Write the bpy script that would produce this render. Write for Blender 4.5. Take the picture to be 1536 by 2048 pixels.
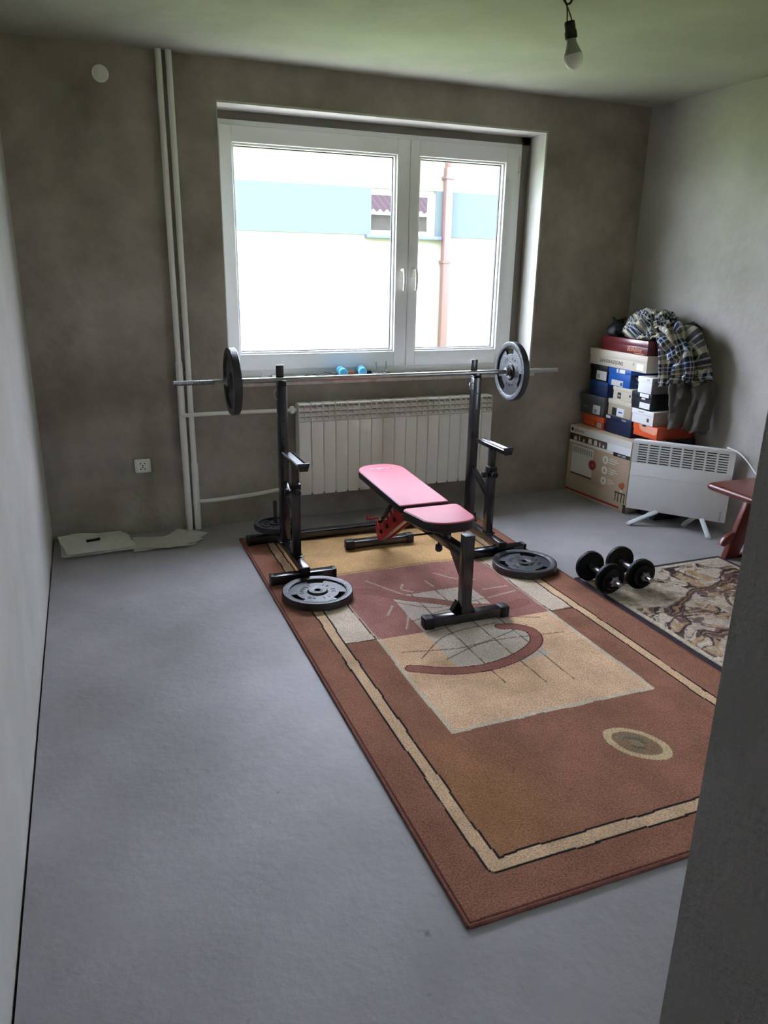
import bpy, bmesh, math, random
import numpy as np
from mathutils import Vector, Matrix

for o in list(bpy.data.objects):
    bpy.data.objects.remove(o, do_unlink=True)
SC = bpy.context.scene
COL = SC.collection
R = math.radians
random.seed(4)
RNG = np.random.default_rng(4)

# ------------------------------------------------------------------ camera
cam_d = bpy.data.cameras.new('camera')
cam_d.sensor_fit = 'HORIZONTAL'
cam_d.sensor_width = 36.0
cam_d.lens = 1492.3 * 36.0 / 1536.0
cam_d.clip_start = 0.05
cam = bpy.data.objects.new('camera', cam_d)
COL.objects.link(cam)
rt = Vector((0.93151918, -0.36328928, 0.01711479))
up = Vector((0.09717296, 0.2939595, 0.95086552))
fw = Vector((0.35047031, 0.88408637, -0.3091308))
cam.matrix_world = Matrix(((rt.x, up.x, -fw.x, 0.2979), (rt.y, up.y, -fw.y, -4.6286), (rt.z, up.z, -fw.z, 1.5863), (0, 0, 0, 1)))
SC.camera = cam

# ------------------------------------------------------------------ sky and light
world = bpy.data.worlds.new('overcast_sky')
SC.world = world
world.use_nodes = True
bg = world.node_tree.nodes['Background']
bg.inputs['Color'].default_value = (0.79, 0.85, 1.04, 1)
bg.inputs['Strength'].default_value = 17.0
SC.view_settings.view_transform = 'Standard'
SC.view_settings.look = 'None'
SC.view_settings.gamma = 1.0
SC.view_settings.use_curve_mapping = False
SC.view_settings.exposure = 0.48
SC.cycles.diffuse_bounces = 8
SC.cycles.max_bounces = 16

# ------------------------------------------------------------------ materials
def mat(name, c, rough=0.6, metal=0.0, c2=None, scale=8.0, bump=0.0, bscale=60.0, spec=0.5, detail=4.0, contrast=0.5, coat=0.0):
    m = bpy.data.materials.new(name)
    m.use_nodes = True
    nt = m.node_tree
    b = nt.nodes['Principled BSDF']
    b.inputs['Base Color'].default_value = (*c, 1)
    b.inputs['Roughness'].default_value = rough
    b.inputs['Metallic'].default_value = metal
    b.inputs['Specular IOR Level'].default_value = spec
    if coat:
        b.inputs['Coat Weight'].default_value = coat
        b.inputs['Coat Roughness'].default_value = 0.15
    tc = nt.nodes.new('ShaderNodeTexCoord')
    if c2 is not None:
        n = nt.nodes.new('ShaderNodeTexNoise')
        n.inputs['Scale'].default_value = scale
        n.inputs['Detail'].default_value = detail
        n.inputs['Roughness'].default_value = 0.62
        nt.links.new(tc.outputs['Object'], n.inputs['Vector'])
        rp = nt.nodes.new('ShaderNodeValToRGB')
        rp.color_ramp.elements[0].position = 0.5 - contrast * 0.5
        rp.color_ramp.elements[1].position = 0.5 + contrast * 0.5
        rp.color_ramp.elements[0].color = (*c2, 1)
        rp.color_ramp.elements[1].color = (*c, 1)
        nt.links.new(n.outputs['Fac'], rp.inputs['Fac'])
        nt.links.new(rp.outputs['Color'], b.inputs['Base Color'])
    if bump:
        n2 = nt.nodes.new('ShaderNodeTexNoise')
        n2.inputs['Scale'].default_value = bscale
        n2.inputs['Detail'].default_value = 5
        nt.links.new(tc.outputs['Object'], n2.inputs['Vector'])
        bp = nt.nodes.new('ShaderNodeBump')
        bp.inputs['Strength'].default_value = bump
        bp.inputs['Distance'].default_value = 0.01
        nt.links.new(n2.outputs['Fac'], bp.inputs['Height'])
        nt.links.new(bp.outputs['Normal'], b.inputs['Normal'])
    return m

def concrete_floor():
    m = mat('concrete_floor', (0.43, 0.405, 0.42), 0.55, c2=(0.265, 0.25, 0.252), scale=1.3, bump=0.2, bscale=30, spec=0.35, detail=8, contrast=0.45)
    nt = m.node_tree
    b = nt.nodes['Principled BSDF']
    src = b.inputs['Base Color'].links[0].from_socket
    tc = [n for n in nt.nodes if n.type == 'TEX_COORD'][0]
    # small dark dirt specks and smears
    v = nt.nodes.new('ShaderNodeTexNoise')
    v.inputs['Scale'].default_value = 14
    v.inputs['Detail'].default_value = 3
    nt.links.new(tc.outputs['Object'], v.inputs['Vector'])
    rp = nt.nodes.new('ShaderNodeValToRGB')
    rp.color_ramp.elements[0].position = 0.22
    rp.color_ramp.elements[0].color = (0.55, 0.54, 0.52, 1)
    rp.color_ramp.elements[1].position = 0.30
    rp.color_ramp.elements[1].color = (1, 1, 1, 1)
    nt.links.new(v.outputs['Fac'], rp.inputs['Fac'])
    mx = nt.nodes.new('ShaderNodeMix')
    mx.data_type = 'RGBA'
    mx.blend_type = 'MULTIPLY'
    mx.inputs['Factor'].default_value = 1
    nt.links.new(src, mx.inputs[6])
    nt.links.new(rp.outputs['Color'], mx.inputs[7])
    nt.links.new(mx.outputs[2], b.inputs['Base Color'])
    return m

def attr_mat(name, rough=0.95, bump=0.5, bscale=350, spec=0.1):
    m = mat(name, (1, 1, 1), rough, bump=bump, bscale=bscale, spec=spec)
    nt = m.node_tree
    a = nt.nodes.new('ShaderNodeVertexColor')
    a.layer_name = 'weave'
    tc = [n for n in nt.nodes if n.type == 'TEX_COORD'][0]
    n = nt.nodes.new('ShaderNodeTexNoise')
    n.inputs['Scale'].default_value = 170
    n.inputs['Detail'].default_value = 2
    nt.links.new(tc.outputs['Object'], n.inputs['Vector'])
    mr = nt.nodes.new('ShaderNodeMapRange')
    mr.inputs['From Min'].default_value = 0.3
    mr.inputs['From Max'].default_value = 0.7
    mr.inputs['To Min'].default_value = 0.66
    mr.inputs['To Max'].default_value = 1.34
    nt.links.new(n.outputs['Fac'], mr.inputs['Value'])
    mx = nt.nodes.new('ShaderNodeVectorMath')
    mx.operation = 'SCALE'
    nt.links.new(a.outputs['Color'], mx.inputs[0])
    nt.links.new(mr.outputs['Result'], mx.inputs['Scale'])
    nt.links.new(mx.outputs['Vector'], nt.nodes['Principled BSDF'].inputs['Base Color'])
    return m

def glass_mat():
    m = bpy.data.materials.new('window_glass')
    m.use_nodes = True
    nt = m.node_tree
    nt.nodes.remove(nt.nodes['Principled BSDF'])
    out = nt.nodes['Material Output']
    t = nt.nodes.new('ShaderNodeBsdfTransparent')
    t.inputs['Color'].default_value = (0.97, 0.985, 0.98, 1)
    g = nt.nodes.new('ShaderNodeBsdfGlossy')
    g.inputs['Roughness'].default_value = 0.0
    fr = nt.nodes.new('ShaderNodeFresnel')
    fr.inputs['IOR'].default_value = 1.3
    mx = nt.nodes.new('ShaderNodeMixShader')
    geo = nt.nodes.new('ShaderNodeNewGeometry')
    inv = nt.nodes.new('ShaderNodeMath')
    inv.operation = 'SUBTRACT'
    inv.inputs[0].default_value = 1.0
    nt.links.new(geo.outputs['Backfacing'], inv.inputs[1])
    mul = nt.nodes.new('ShaderNodeMath')
    mul.operation = 'MULTIPLY'
    nt.links.new(fr.outputs['Fac'], mul.inputs[0])
    nt.links.new(inv.outputs[0], mul.inputs[1])
    nt.links.new(mul.outputs[0], mx.inputs['Fac'])
    nt.links.new(t.outputs['BSDF'], mx.inputs[1])
    nt.links.new(g.outputs['BSDF'], mx.inputs[2])
    nt.links.new(mx.outputs['Shader'], out.inputs['Surface'])
    return m

def plaid_mat():
    m = mat('plaid_cotton', (0.5, 0.5, 0.5), 0.9, bump=0.2, bscale=300, spec=0.1)
    nt = m.node_tree
    uv = nt.nodes.new('ShaderNodeUVMap')
    sp = nt.nodes.new('ShaderNodeSeparateXYZ')
    nt.links.new(uv.outputs['UV'], sp.inputs['Vector'])
    cols = []
    for ax in ('X', 'Y'):
        fr = nt.nodes.new('ShaderNodeMath')
        fr.operation = 'FRACT'
        nt.links.new(sp.outputs[ax], fr.inputs[0])
        rp = nt.nodes.new('ShaderNodeValToRGB')
        rp.color_ramp.interpolation = 'CONSTANT'
        stops = [(0.0, (0.50, 0.46, 0.35)), (0.24, (0.02, 0.022, 0.035)), (0.46, (0.50, 0.55, 0.68)), (0.54, (0.02, 0.03, 0.07)), (0.74, (0.62, 0.61, 0.56)), (0.80, (0.09, 0.085, 0.075))]
        e = rp.color_ramp.elements
        e[0].position, e[0].color = stops[0][0], (*stops[0][1], 1)
        e[1].position, e[1].color = stops[1][0], (*stops[1][1], 1)
        for p, c in stops[2:]:
            k = e.new(p)
            k.color = (*c, 1)
        nt.links.new(fr.outputs[0], rp.inputs['Fac'])
        cols.append(rp)
    mx = nt.nodes.new('ShaderNodeMix')
    mx.data_type = 'RGBA'
    mx.inputs['Factor'].default_value = 0.5
    nt.links.new(cols[0].outputs['Color'], mx.inputs[6])
    nt.links.new(cols[1].outputs['Color'], mx.inputs[7])
    nt.links.new(mx.outputs[2], nt.nodes['Principled BSDF'].inputs['Base Color'])
    return m

M = {}
M['floor'] = concrete_floor()
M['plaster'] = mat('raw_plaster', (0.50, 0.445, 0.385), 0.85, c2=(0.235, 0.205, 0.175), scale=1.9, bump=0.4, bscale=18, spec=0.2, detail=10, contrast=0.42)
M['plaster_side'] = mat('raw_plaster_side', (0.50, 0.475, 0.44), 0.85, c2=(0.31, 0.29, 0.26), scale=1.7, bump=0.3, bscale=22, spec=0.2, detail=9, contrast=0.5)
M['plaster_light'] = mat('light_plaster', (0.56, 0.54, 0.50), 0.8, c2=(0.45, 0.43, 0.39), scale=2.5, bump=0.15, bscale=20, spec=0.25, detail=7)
M['reveal'] = mat('lit_reveal_plaster', (0.62, 0.605, 0.57), 0.85, c2=(0.54, 0.525, 0.49), scale=4, bump=0.15, bscale=40, spec=0.2)
M['ceiling'] = mat('ceiling_plaster', (0.43, 0.43, 0.365), 0.9, c2=(0.31, 0.31, 0.26), scale=1.3, bump=0.6, bscale=6, spec=0.15, detail=7)
M['jamb'] = mat('jamb_plaster', (0.50, 0.48, 0.49), 0.8, c2=(0.44, 0.42, 0.43), scale=5, bump=0.5, bscale=90, spec=0.25)
M['corridor'] = mat('corridor_plaster', (0.3, 0.29, 0.28), 0.85, spec=0.2)
M['pvc'] = mat('white_pvc', (0.88, 0.885, 0.89), 0.32, spec=0.5)
M['gasket'] = mat('black_gasket', (0.03, 0.03, 0.035), 0.6)
M['glass'] = glass_mat()
M['sill'] = mat('worn_white_sill', (0.70, 0.69, 0.66), 0.35, c2=(0.45, 0.42, 0.38), scale=14, contrast=0.35)
M['handle'] = mat('cream_handle', (0.78, 0.75, 0.68), 0.3)
M['radiator'] = mat('radiator_enamel', (0.90, 0.88, 0.85), 0.38)
M['radiator_dark'] = mat('radiator_inside', (0.42, 0.40, 0.37), 0.6)
M['pipe'] = mat('painted_pipe', (0.88, 0.87, 0.83), 0.4, c2=(0.78, 0.77, 0.72), scale=9)
M['plastic_white'] = mat('white_plastic', (0.86, 0.85, 0.81), 0.4)
M['hole'] = mat('socket_hole', (0.05, 0.05, 0.05), 0.7)
M['paper'] = mat('rough_paper', (0.84, 0.83, 0.77), 0.9, c2=(0.74, 0.73, 0.67), scale=20, bump=0.15, bscale=120)
M['paper2'] = mat('thin_paper', (0.70, 0.68, 0.63), 0.9, c2=(0.58, 0.56, 0.52), scale=25, bump=0.3, bscale=90)
M['black_metal'] = mat('black_powder_coat', (0.008, 0.0075, 0.013), 0.22, spec=0.85)
M['black_plastic'] = mat('black_plastic', (0.010, 0.010, 0.012), 0.45, spec=0.35)
M['chrome'] = mat('zinc_steel', (0.52, 0.52, 0.52), 0.3, 1.0, c2=(0.42, 0.42, 0.42), scale=40)
M['thread'] = mat('threaded_steel', (0.30, 0.30, 0.30), 0.4, 1.0)
M['iron'] = mat('hammered_iron', (0.015, 0.016, 0.023), 0.32, c2=(0.011, 0.011, 0.016), scale=30, bump=0.35, bscale=140, spec=0.75)
M['rubber_black'] = mat('black_vinyl', (0.006, 0.006, 0.007), 0.5, spec=0.22)
M['vinyl_red'] = mat('red_vinyl', (0.52, 0.075, 0.115), 0.52, bump=0.06, bscale=120, spec=0.4)
M['vinyl_black'] = mat('black_vinyl_side', (0.015, 0.012, 0.015), 0.4)
M['red_metal'] = mat('red_paint', (0.42, 0.02, 0.03), 0.4)
M['grey_metal'] = mat('grey_steel', (0.45, 0.44, 0.43), 0.4, 0.6)
M['print_pale'] = mat('pale_print', (0.85, 0.62, 0.70), 0.5)
M['print_white'] = mat('white_print', (0.80, 0.80, 0.80), 0.6)
M['print_grey'] = mat('grey_print', (0.35, 0.35, 0.36), 0.6)
M['print_black'] = mat('black_print', (0.02, 0.02, 0.022), 0.6)
M['print_red'] = mat('red_print', (0.40, 0.025, 0.03), 0.6)
M['print_gold'] = mat('gold_print', (0.65, 0.25, 0.12), 0.5)
M['print_brown'] = mat('brown_print', (0.09, 0.055, 0.04), 0.7)
M['print_orange'] = mat('orange_print', (0.50, 0.12, 0.04), 0.6)
M['kraft'] = mat('kraft_card', (0.56, 0.41, 0.29), 0.75, c2=(0.48, 0.345, 0.235), scale=5)
M['kraft_light'] = mat('light_kraft_card', (0.62, 0.50, 0.35), 0.75, c2=(0.55, 0.43, 0.30), scale=6)
M['carton_white'] = mat('white_card', (0.74, 0.72, 0.68), 0.6)
M['card_white'] = mat('bright_white_card', (0.88, 0.88, 0.90), 0.55)
M['card_cream'] = mat('cream_card', (0.70, 0.63, 0.51), 0.6)
M['card_tan'] = mat('tan_card', (0.52, 0.44, 0.33), 0.65)
M['card_beige'] = mat('beige_card', (0.50, 0.43, 0.38), 0.65)
M['card_grey'] = mat('dark_grey_card', (0.085, 0.085, 0.095), 0.6)
M['card_midgrey'] = mat('mid_grey_card', (0.33, 0.31, 0.31), 0.6)
M['card_black'] = mat('black_card', (0.014, 0.016, 0.024), 0.45)
M['card_navy'] = mat('navy_card', (0.012, 0.02, 0.065), 0.5)
M['card_navy2'] = mat('dark_blue_card', (0.012, 0.035, 0.13), 0.55)
M['card_blue'] = mat('blue_card', (0.012, 0.115, 0.46), 0.45)
M['card_deepblue'] = mat('deep_blue_card', (0.01, 0.06, 0.21), 0.5)
M['card_orange'] = mat('orange_card', (0.80, 0.115, 0.03), 0.5)
M['card_darkorange'] = mat('rust_orange_card', (0.55, 0.07, 0.025), 0.55)
M['card_peach'] = mat('peach_card', (0.85, 0.36, 0.24), 0.5)
M['card_maroon'] = mat('maroon_card', (0.13, 0.010, 0.014), 0.3, spec=0.7, coat=0.4)
M['enamel'] = mat('heater_enamel', (0.88, 0.88, 0.90), 0.4)
M['heater_dark'] = mat('heater_inside', (0.03, 0.03, 0.035), 0.7)
M['heater_foot'] = mat('heater_foot', (0.72, 0.76, 0.80), 0.4)
M['mahogany'] = mat('mahogany_varnish', (0.22, 0.045, 0.035), 0.32, c2=(0.14, 0.028, 0.022), scale=7, spec=0.5, coat=0.2)
M['plaid'] = plaid_mat()
M['trouser'] = mat('brown_grey_wool', (0.095, 0.082, 0.068), 0.9, c2=(0.065, 0.056, 0.047), scale=9, bump=0.15, bscale=200)
M['dark_matte'] = mat('black_matte', (0.018, 0.016, 0.018), 0.9)
M['black_bag'] = mat('black_nylon', (0.010, 0.011, 0.012), 0.5)
M['blue_vinyl'] = mat('sky_blue_vinyl', (0.10, 0.47, 0.74), 0.38)
M['socket_black'] = mat('bakelite_black', (0.012, 0.010, 0.008), 0.5)
M['bulb_body'] = mat('bulb_grey', (0.30, 0.31, 0.28), 0.5)
M['bulb_dome'] = mat('bulb_opal', (0.72, 0.72, 0.70), 0.25)
M['wire'] = mat('dark_wire', (0.06, 0.06, 0.045), 0.6)
M['cable_white'] = mat('white_cable', (0.72, 0.73, 0.75), 0.45)
M['render_cream'] = mat('cream_render', (0.22, 0.21, 0.175), 0.9, spec=0.1)
M['render_blue'] = mat('pale_blue_render', (0.080, 0.099, 0.104), 0.9, spec=0.1)
M['sill_blue'] = mat('blue_grey_sill', (0.055, 0.065, 0.115), 0.6)
M['dark_glass'] = mat('dark_house_glass', (0.008, 0.008, 0.010), 0.01)
M['dark_glass'].node_tree.nodes['Principled BSDF'].inputs['IOR'].default_value = 2.1
M['rust_pipe'] = mat('rust_red_pipe', (0.10, 0.052, 0.048), 0.6)
M['grass'] = mat('lawn_grass', (0.30, 0.42, 0.08), 0.95, c2=(0.21, 0.31, 0.055), scale=3, spec=0.1)
M['bounce_strip'] = mat('pale_bounce_strip', (0.66, 0.64, 0.58), 0.9, spec=0.1)
M['filler'] = mat('shadow_gap', (0.24, 0.225, 0.20), 0.9)
M['facade'] = mat('facade_render', (0.55, 0.54, 0.50), 0.9, spec=0.1)
M['roof_sheet'] = mat('brown_roof_sheet', (0.22, 0.14, 0.15), 0.8)
M['rug'] = attr_mat('rug_pile')
M['rug_b'] = attr_mat('baroque_rug_pile')
M['rug_edge'] = mat('rug_overlock', (0.27, 0.11, 0.075), 0.95, c2=(0.14, 0.05, 0.04), scale=60)
M['rug_edge_dark'] = mat('dark_overlock', (0.05, 0.035, 0.045), 0.95)

# ------------------------------------------------------------------ mesh helpers
def bm_new():
    return bmesh.new()

def merge(dst, src, mtx=None):
    me = bpy.data.meshes.new('tmp')
    if mtx is not None:
        bmesh.ops.transform(src, matrix=mtx, verts=src.verts)
    src.to_mesh(me)
    src.free()
    dst.from_mesh(me)
    bpy.data.meshes.remove(me)

def box(dst, lo, hi, bev=0.0, mtx=None, seg=2):
    b = bmesh.new()
    bmesh.ops.create_cube(b, size=1.0)
    s = [hi[i] - lo[i] for i in range(3)]
    c = [(hi[i] + lo[i]) / 2 for i in range(3)]
    for v in b.verts:
        v.co = Vector((v.co.x * s[0] + c[0], v.co.y * s[1] + c[1], v.co.z * s[2] + c[2]))
    if bev:
        bmesh.ops.bevel(b, geom=list(b.edges), offset=min(bev, 0.45 * min(s)), segments=seg, affect='EDGES', profile=0.5)
    merge(dst, b, mtx)

def frame_to(p0, p1, side=None):
    z = (Vector(p1) - Vector(p0)).normalized()
    s = Vector(side) if side is not None else (Vector((0, 0, 1)) if abs(z.z) < 0.95 else Vector((1, 0, 0)))
    x = s.cross(z).normalized() if side is None else (s - z * s.dot(z)).normalized()
    y = z.cross(x)
    return Matrix(((x.x, y.x, z.x, p0[0]), (x.y, y.y, z.y, p0[1]), (x.z, y.z, z.z, p0[2]), (0, 0, 0, 1)))

def bar(dst, p0, p1, w, d, side=None, bev=0.003):
    L = (Vector(p1) - Vector(p0)).length
    box(dst, (-w / 2, -d / 2, 0), (w / 2, d / 2, L), bev, frame_to(p0, p1, side), 2)

def lathe(dst, prof, p0, axis, n=32, side=None):
    """prof: list of (radius, height); closed at radius 0 ends."""
    b = bmesh.new()
    rings = []
    for r_, h in prof:
        if r_ < 1e-6:
            rings.append([b.verts.new((0, 0, h))])
        else:
            rings.append([b.verts.new((r_ * math.cos(2 * math.pi * k / n), r_ * math.sin(2 * math.pi * k / n), h)) for k in range(n)])
    for a, c in zip(rings[:-1], rings[1:]):
        for k in range(n):
            k2 = (k + 1) % n
            if len(a) == 1 and len(c) == 1:
                continue
            if len(a) == 1:
                b.faces.new((a[0], c[k2], c[k]))
            elif len(c) == 1:
                b.faces.new((a[k], a[k2], c[0]))
            else:
                b.faces.new((a[k], a[k2], c[k2], c[k]))
    bmesh.ops.recalc_face_normals(b, faces=b.faces)
    merge(dst, b, frame_to(p0, Vector(p0) + Vector(axis), side))

def cyl(dst, p0, p1, r0, r1=None, n=20, bev=0.0):
    r1 = r0 if r1 is None else r1
    L = (Vector(p1) - Vector(p0)).length
    e = min(bev, r0 * 0.5, r1 * 0.5, L * 0.4)
    if e:
        prof = [(0, 0), (r0 - e, 0), (r0, e), (r1, L - e), (r1 - e, L), (0, L)]
    else:
        prof = [(0, 0), (r0, 0), (r1, L), (0, L)]
    lathe(dst, prof, p0, Vector(p1) - Vector(p0), n)

def smooth_path(pts, n=8):
    P = [Vector(p) for p in pts]
    P = [P[0] * 2 - P[1]] + P + [P[-1] * 2 - P[-2]]
    out = []
    for i in range(1, len(P) - 2):
        for k in range(n):
            t = k / n
            a, b, c, d = P[i - 1], P[i], P[i + 1], P[i + 2]
            out.append(0.5 * ((2 * b) + (c - a) * t + (2 * a - 5 * b + 4 * c - d) * t * t + (3 * b - a - 3 * c + d) * t ** 3))
    out.append(P[-2])
    return out

def tube(dst, pts, r, n=10, smooth=0):
    P = smooth_path(pts, smooth) if smooth else [Vector(p) for p in pts]
    b = bmesh.new()
    rings = []
    t0 = (P[1] - P[0]).normalized()
    ref = Vector((0, 0, 1)) if abs(t0.z) < 0.9 else Vector((1, 0, 0))
    x = ref.cross(t0).normalized()
    for i, p in enumerate(P):
        t = ((P[min(i + 1, len(P) - 1)] - P[max(i - 1, 0)])).normalized()
        x = (x - t * x.dot(t)).normalized()
        y = t.cross(x)
        rr = r(i / (len(P) - 1)) if callable(r) else r
        rings.append([b.verts.new(p + x * rr * math.cos(2 * math.pi * k / n) + y * rr * math.sin(2 * math.pi * k / n)) for k in range(n)])
    for a, c in zip(rings[:-1], rings[1:]):
        for k in range(n):
            b.faces.new((a[k], a[(k + 1) % n], c[(k + 1) % n], c[k]))
    b.faces.new(rings[0][::-1])
    b.faces.new(rings[-1])
    merge(dst, b)

def prism(dst, poly, h, mtx, bev=0.0):
    """poly in local xy, extruded 0..h along local z, then mtx."""
    b = bmesh.new()
    v0 = [b.verts.new((p[0], p[1], 0)) for p in poly]
    v1 = [b.verts.new((p[0], p[1], h)) for p in poly]
    n = len(poly)
    b.faces.new(v0[::-1])
    b.faces.new(v1)
    for k in range(n):
        b.faces.new((v0[k], v0[(k + 1) % n], v1[(k + 1) % n], v1[k]))
    bmesh.ops.recalc_face_normals(b, faces=b.faces)
    if bev:
        es = [e for e in b.edges if abs(e.verts[0].co.z - e.verts[1].co.z) < 1e-6]
        bmesh.ops.bevel(b, geom=es, offset=bev, segments=2, affect='EDGES', profile=0.5)
    merge(dst, b, mtx)

def axes(origin, x, y, z):
    x, y, z = Vector(x), Vector(y), Vector(z)
    return Matrix(((x.x, y.x, z.x, origin[0]), (x.y, y.y, z.y, origin[1]), (x.z, y.z, z.z, origin[2]), (0, 0, 0, 1)))

_DG = []
def text(dst, s, size, mtx, depth=0.001, align='CENTER', shear=0.0, spacing=1.0):
    cu = bpy.data.curves.new('txt', 'FONT')
    cu.body = s
    cu.size = size
    cu.extrude = depth / 2
    cu.align_x = align
    cu.align_y = 'CENTER'
    cu.shear = shear
    cu.space_character = spacing
    cu.resolution_u = 3
    o = bpy.data.objects.new('txt', cu)
    COL.objects.link(o)
    dg = bpy.context.evaluated_depsgraph_get()
    me = bpy.data.meshes.new_from_object(o.evaluated_get(dg))
    b = bmesh.new()
    b.from_mesh(me)
    merge(dst, b, mtx)
    bpy.data.objects.remove(o)
    bpy.data.curves.remove(cu)
    bpy.data.meshes.remove(me)

ORIGIN = {}
def finish(name, bm, material, off, smooth=True):
    me = bpy.data.meshes.new(name)
    if off is not None:
        bmesh.ops.translate(bm, verts=bm.verts, vec=-Vector(off))
    bm.to_mesh(me)
    bm.free()
    for m in (material if isinstance(material, (list, tuple)) else [material]):
        me.materials.append(m)
    if smooth:
        me.polygons.foreach_set('use_smooth', [True] * len(me.polygons))
        try:
            me.set_sharp_from_angle(angle=R(35))
        except Exception:
            pass
    o = bpy.data.objects.new(name, me)
    COL.objects.link(o)
    return o

def tag(o, label=None, cat=None, group=None, kind=None):
    if label: o['label'] = label
    if cat: o['category'] = cat
    if group: o['group'] = group
    if kind: o['kind'] = kind
    return o

def thing(name, loc, label, cat, group=None, kind=None):
    o = bpy.data.objects.new(name, None)
    o.empty_display_size = 0.05
    o.location = loc
    COL.objects.link(o)
    ORIGIN[o.name] = Vector(loc)
    return tag(o, label, cat, group, kind)

def part(name, bm, m, parent, label=None, smooth=True):
    off = ORIGIN[parent.name]
    o = finish(name, bm, m, off, smooth)
    if name in ('lettering', 'printed_text_lines', 'printed_drawings', 'printed_stool', 'printed_flowers'):
        o['kind'] = 'stuff'
    o.parent = parent
    ORIGIN[o.name] = off
    if label: o['label'] = label
    return o

def solo(name, bm, m, loc, label, cat, group=None, kind=None, smooth=True):
    o = finish(name, bm, m, loc, smooth)
    o.location = loc
    ORIGIN[o.name] = Vector(loc)
    return tag(o, label, cat, group, kind)

def struct(name, bm, m, label, cat='structure', smooth=False):
    return solo(name, bm, m, (0, 0, 0), label, cat, None, 'structure', smooth)

def copy_tree(o, parent=None):
    c = o.copy()
    COL.objects.link(c)
    if parent is not None:
        c.parent = parent
    for ch in list(o.children):
        copy_tree(ch, c)
    return c

# value noise in numpy
def vnoise(x, y, seed=0):
    xi, yi = np.floor(x).astype(int), np.floor(y).astype(int)
    xf, yf = x - xi, y - yi
    def h(a, b):
        n = (a * 374761393 + b * 668265263 + seed * 974711) & 0xFFFFFFFF
        n = ((n ^ (n >> 13)) * 1274126177) & 0xFFFFFFFF
        return ((n ^ (n >> 16)) & 0xFFFF) / 65535.0
    u, v = xf * xf * (3 - 2 * xf), yf * yf * (3 - 2 * yf)
    return (h(xi, yi) * (1 - u) + h(xi + 1, yi) * u) * (1 - v) + (h(xi, yi + 1) * (1 - u) + h(xi + 1, yi + 1) * u) * v

# ================================================================== ROOM SHELL
W, H = 4.037, 2.664
XO0, XO1, ZO0, ZO1 = 1.095, 3.235, 0.885, 2.46
b = bm_new(); box(b, (0.007, -6.2, -0.12), (W + 0.15, 0.0, 0.0)); box(b, (-0.2, -6.2, -0.3), (W + 0.2, 0.4, -0.12))
struct('floor', b, M['floor'], 'grey bare concrete floor under the rugs', 'floor')
b = bm_new(); box(b, (-0.2, -6.2, H), (W + 0.2, 0.0, H + 0.2))
struct('ceiling', b, M['ceiling'], 'pale uneven plaster ceiling with a hanging bulb', 'ceiling')
b = bm_new(); box(b, (-0.2, -6.2, -0.12), (0.0, 0.0, H))
struct('wall_left', b, M['plaster_light'], 'light smooth plaster wall along the left side', 'wall')
b = bm_new()
for lo, hi in (((W, -3.46, -0.12), (W + 0.2, 0.0, H)), ((W, -6.2, -0.12), (W + 0.2, -4.10, H)), ((W, -4.10, -0.12), (W + 0.2, -3.46, 0.95)), ((W, -4.10, 2.20), (W + 0.2, -3.46, H))):  # opening left for the added fill window
    box(b, lo, hi)
struct('wall_right', b, M['plaster_side'], 'mottled grey plaster wall behind the shoe boxes', 'wall')
b = bm_new()
T = 0.42
for lo, hi in (((-4, 0, -0.6), (XO0, T, H + 0.2)), ((XO1, 0, -0.6), (10, T, H + 0.2)), ((XO0, 0, -0.6), (XO1, T, ZO0)), ((XO0, 0, ZO1), (XO1, T, H + 0.2))):
    box(b, lo, hi)
struct('wall_back', b, M['plaster'], 'dark mottled grey plaster wall around the window', 'wall')
b = bm_new(); box(b, (0.845, -4.30, 0), (W, -4.15, H)); box(b, (0, -4.30, 2.08), (0.845, -4.15, H))
wf0 = struct('wall_front', b, [M['jamb'], M['plaster_light']], 'dark grey rough door jamb edge beside the camera', 'wall')
for p in wf0.data.polygons:
    if p.normal.y > 0.5: p.material_index = 1  # unseen inner face made lighter so it bounces light to the window wall
b = bm_new(); box(b, (-0.2, -6.4, -0.12), (W + 0.2, -6.2, H + 0.2))
struct('wall_corridor', b, M['corridor'], 'plain plaster end wall behind the doorway', 'wall')
# window reveal lining, window light put into its paler colour; recess above frame
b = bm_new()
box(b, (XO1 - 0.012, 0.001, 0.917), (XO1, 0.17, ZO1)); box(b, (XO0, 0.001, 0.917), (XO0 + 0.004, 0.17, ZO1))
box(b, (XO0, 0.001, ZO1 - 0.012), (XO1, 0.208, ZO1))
struct('trim_1', b, M['reveal'], 'window reveal lining with window light put into its pale colour', 'trim')
b = bm_new(); box(b, (XO0, 0.215, 2.40), (XO1, 0.35, ZO1)); box(b, (3.17, 0.215, ZO0), (XO1, 0.35, ZO1))  # closes the gap; shade in it is put into the dark colour
struct('trim_2', b, M['filler'], 'strip between window frame and reveal, coloured dark for its shade', 'trim')

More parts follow.
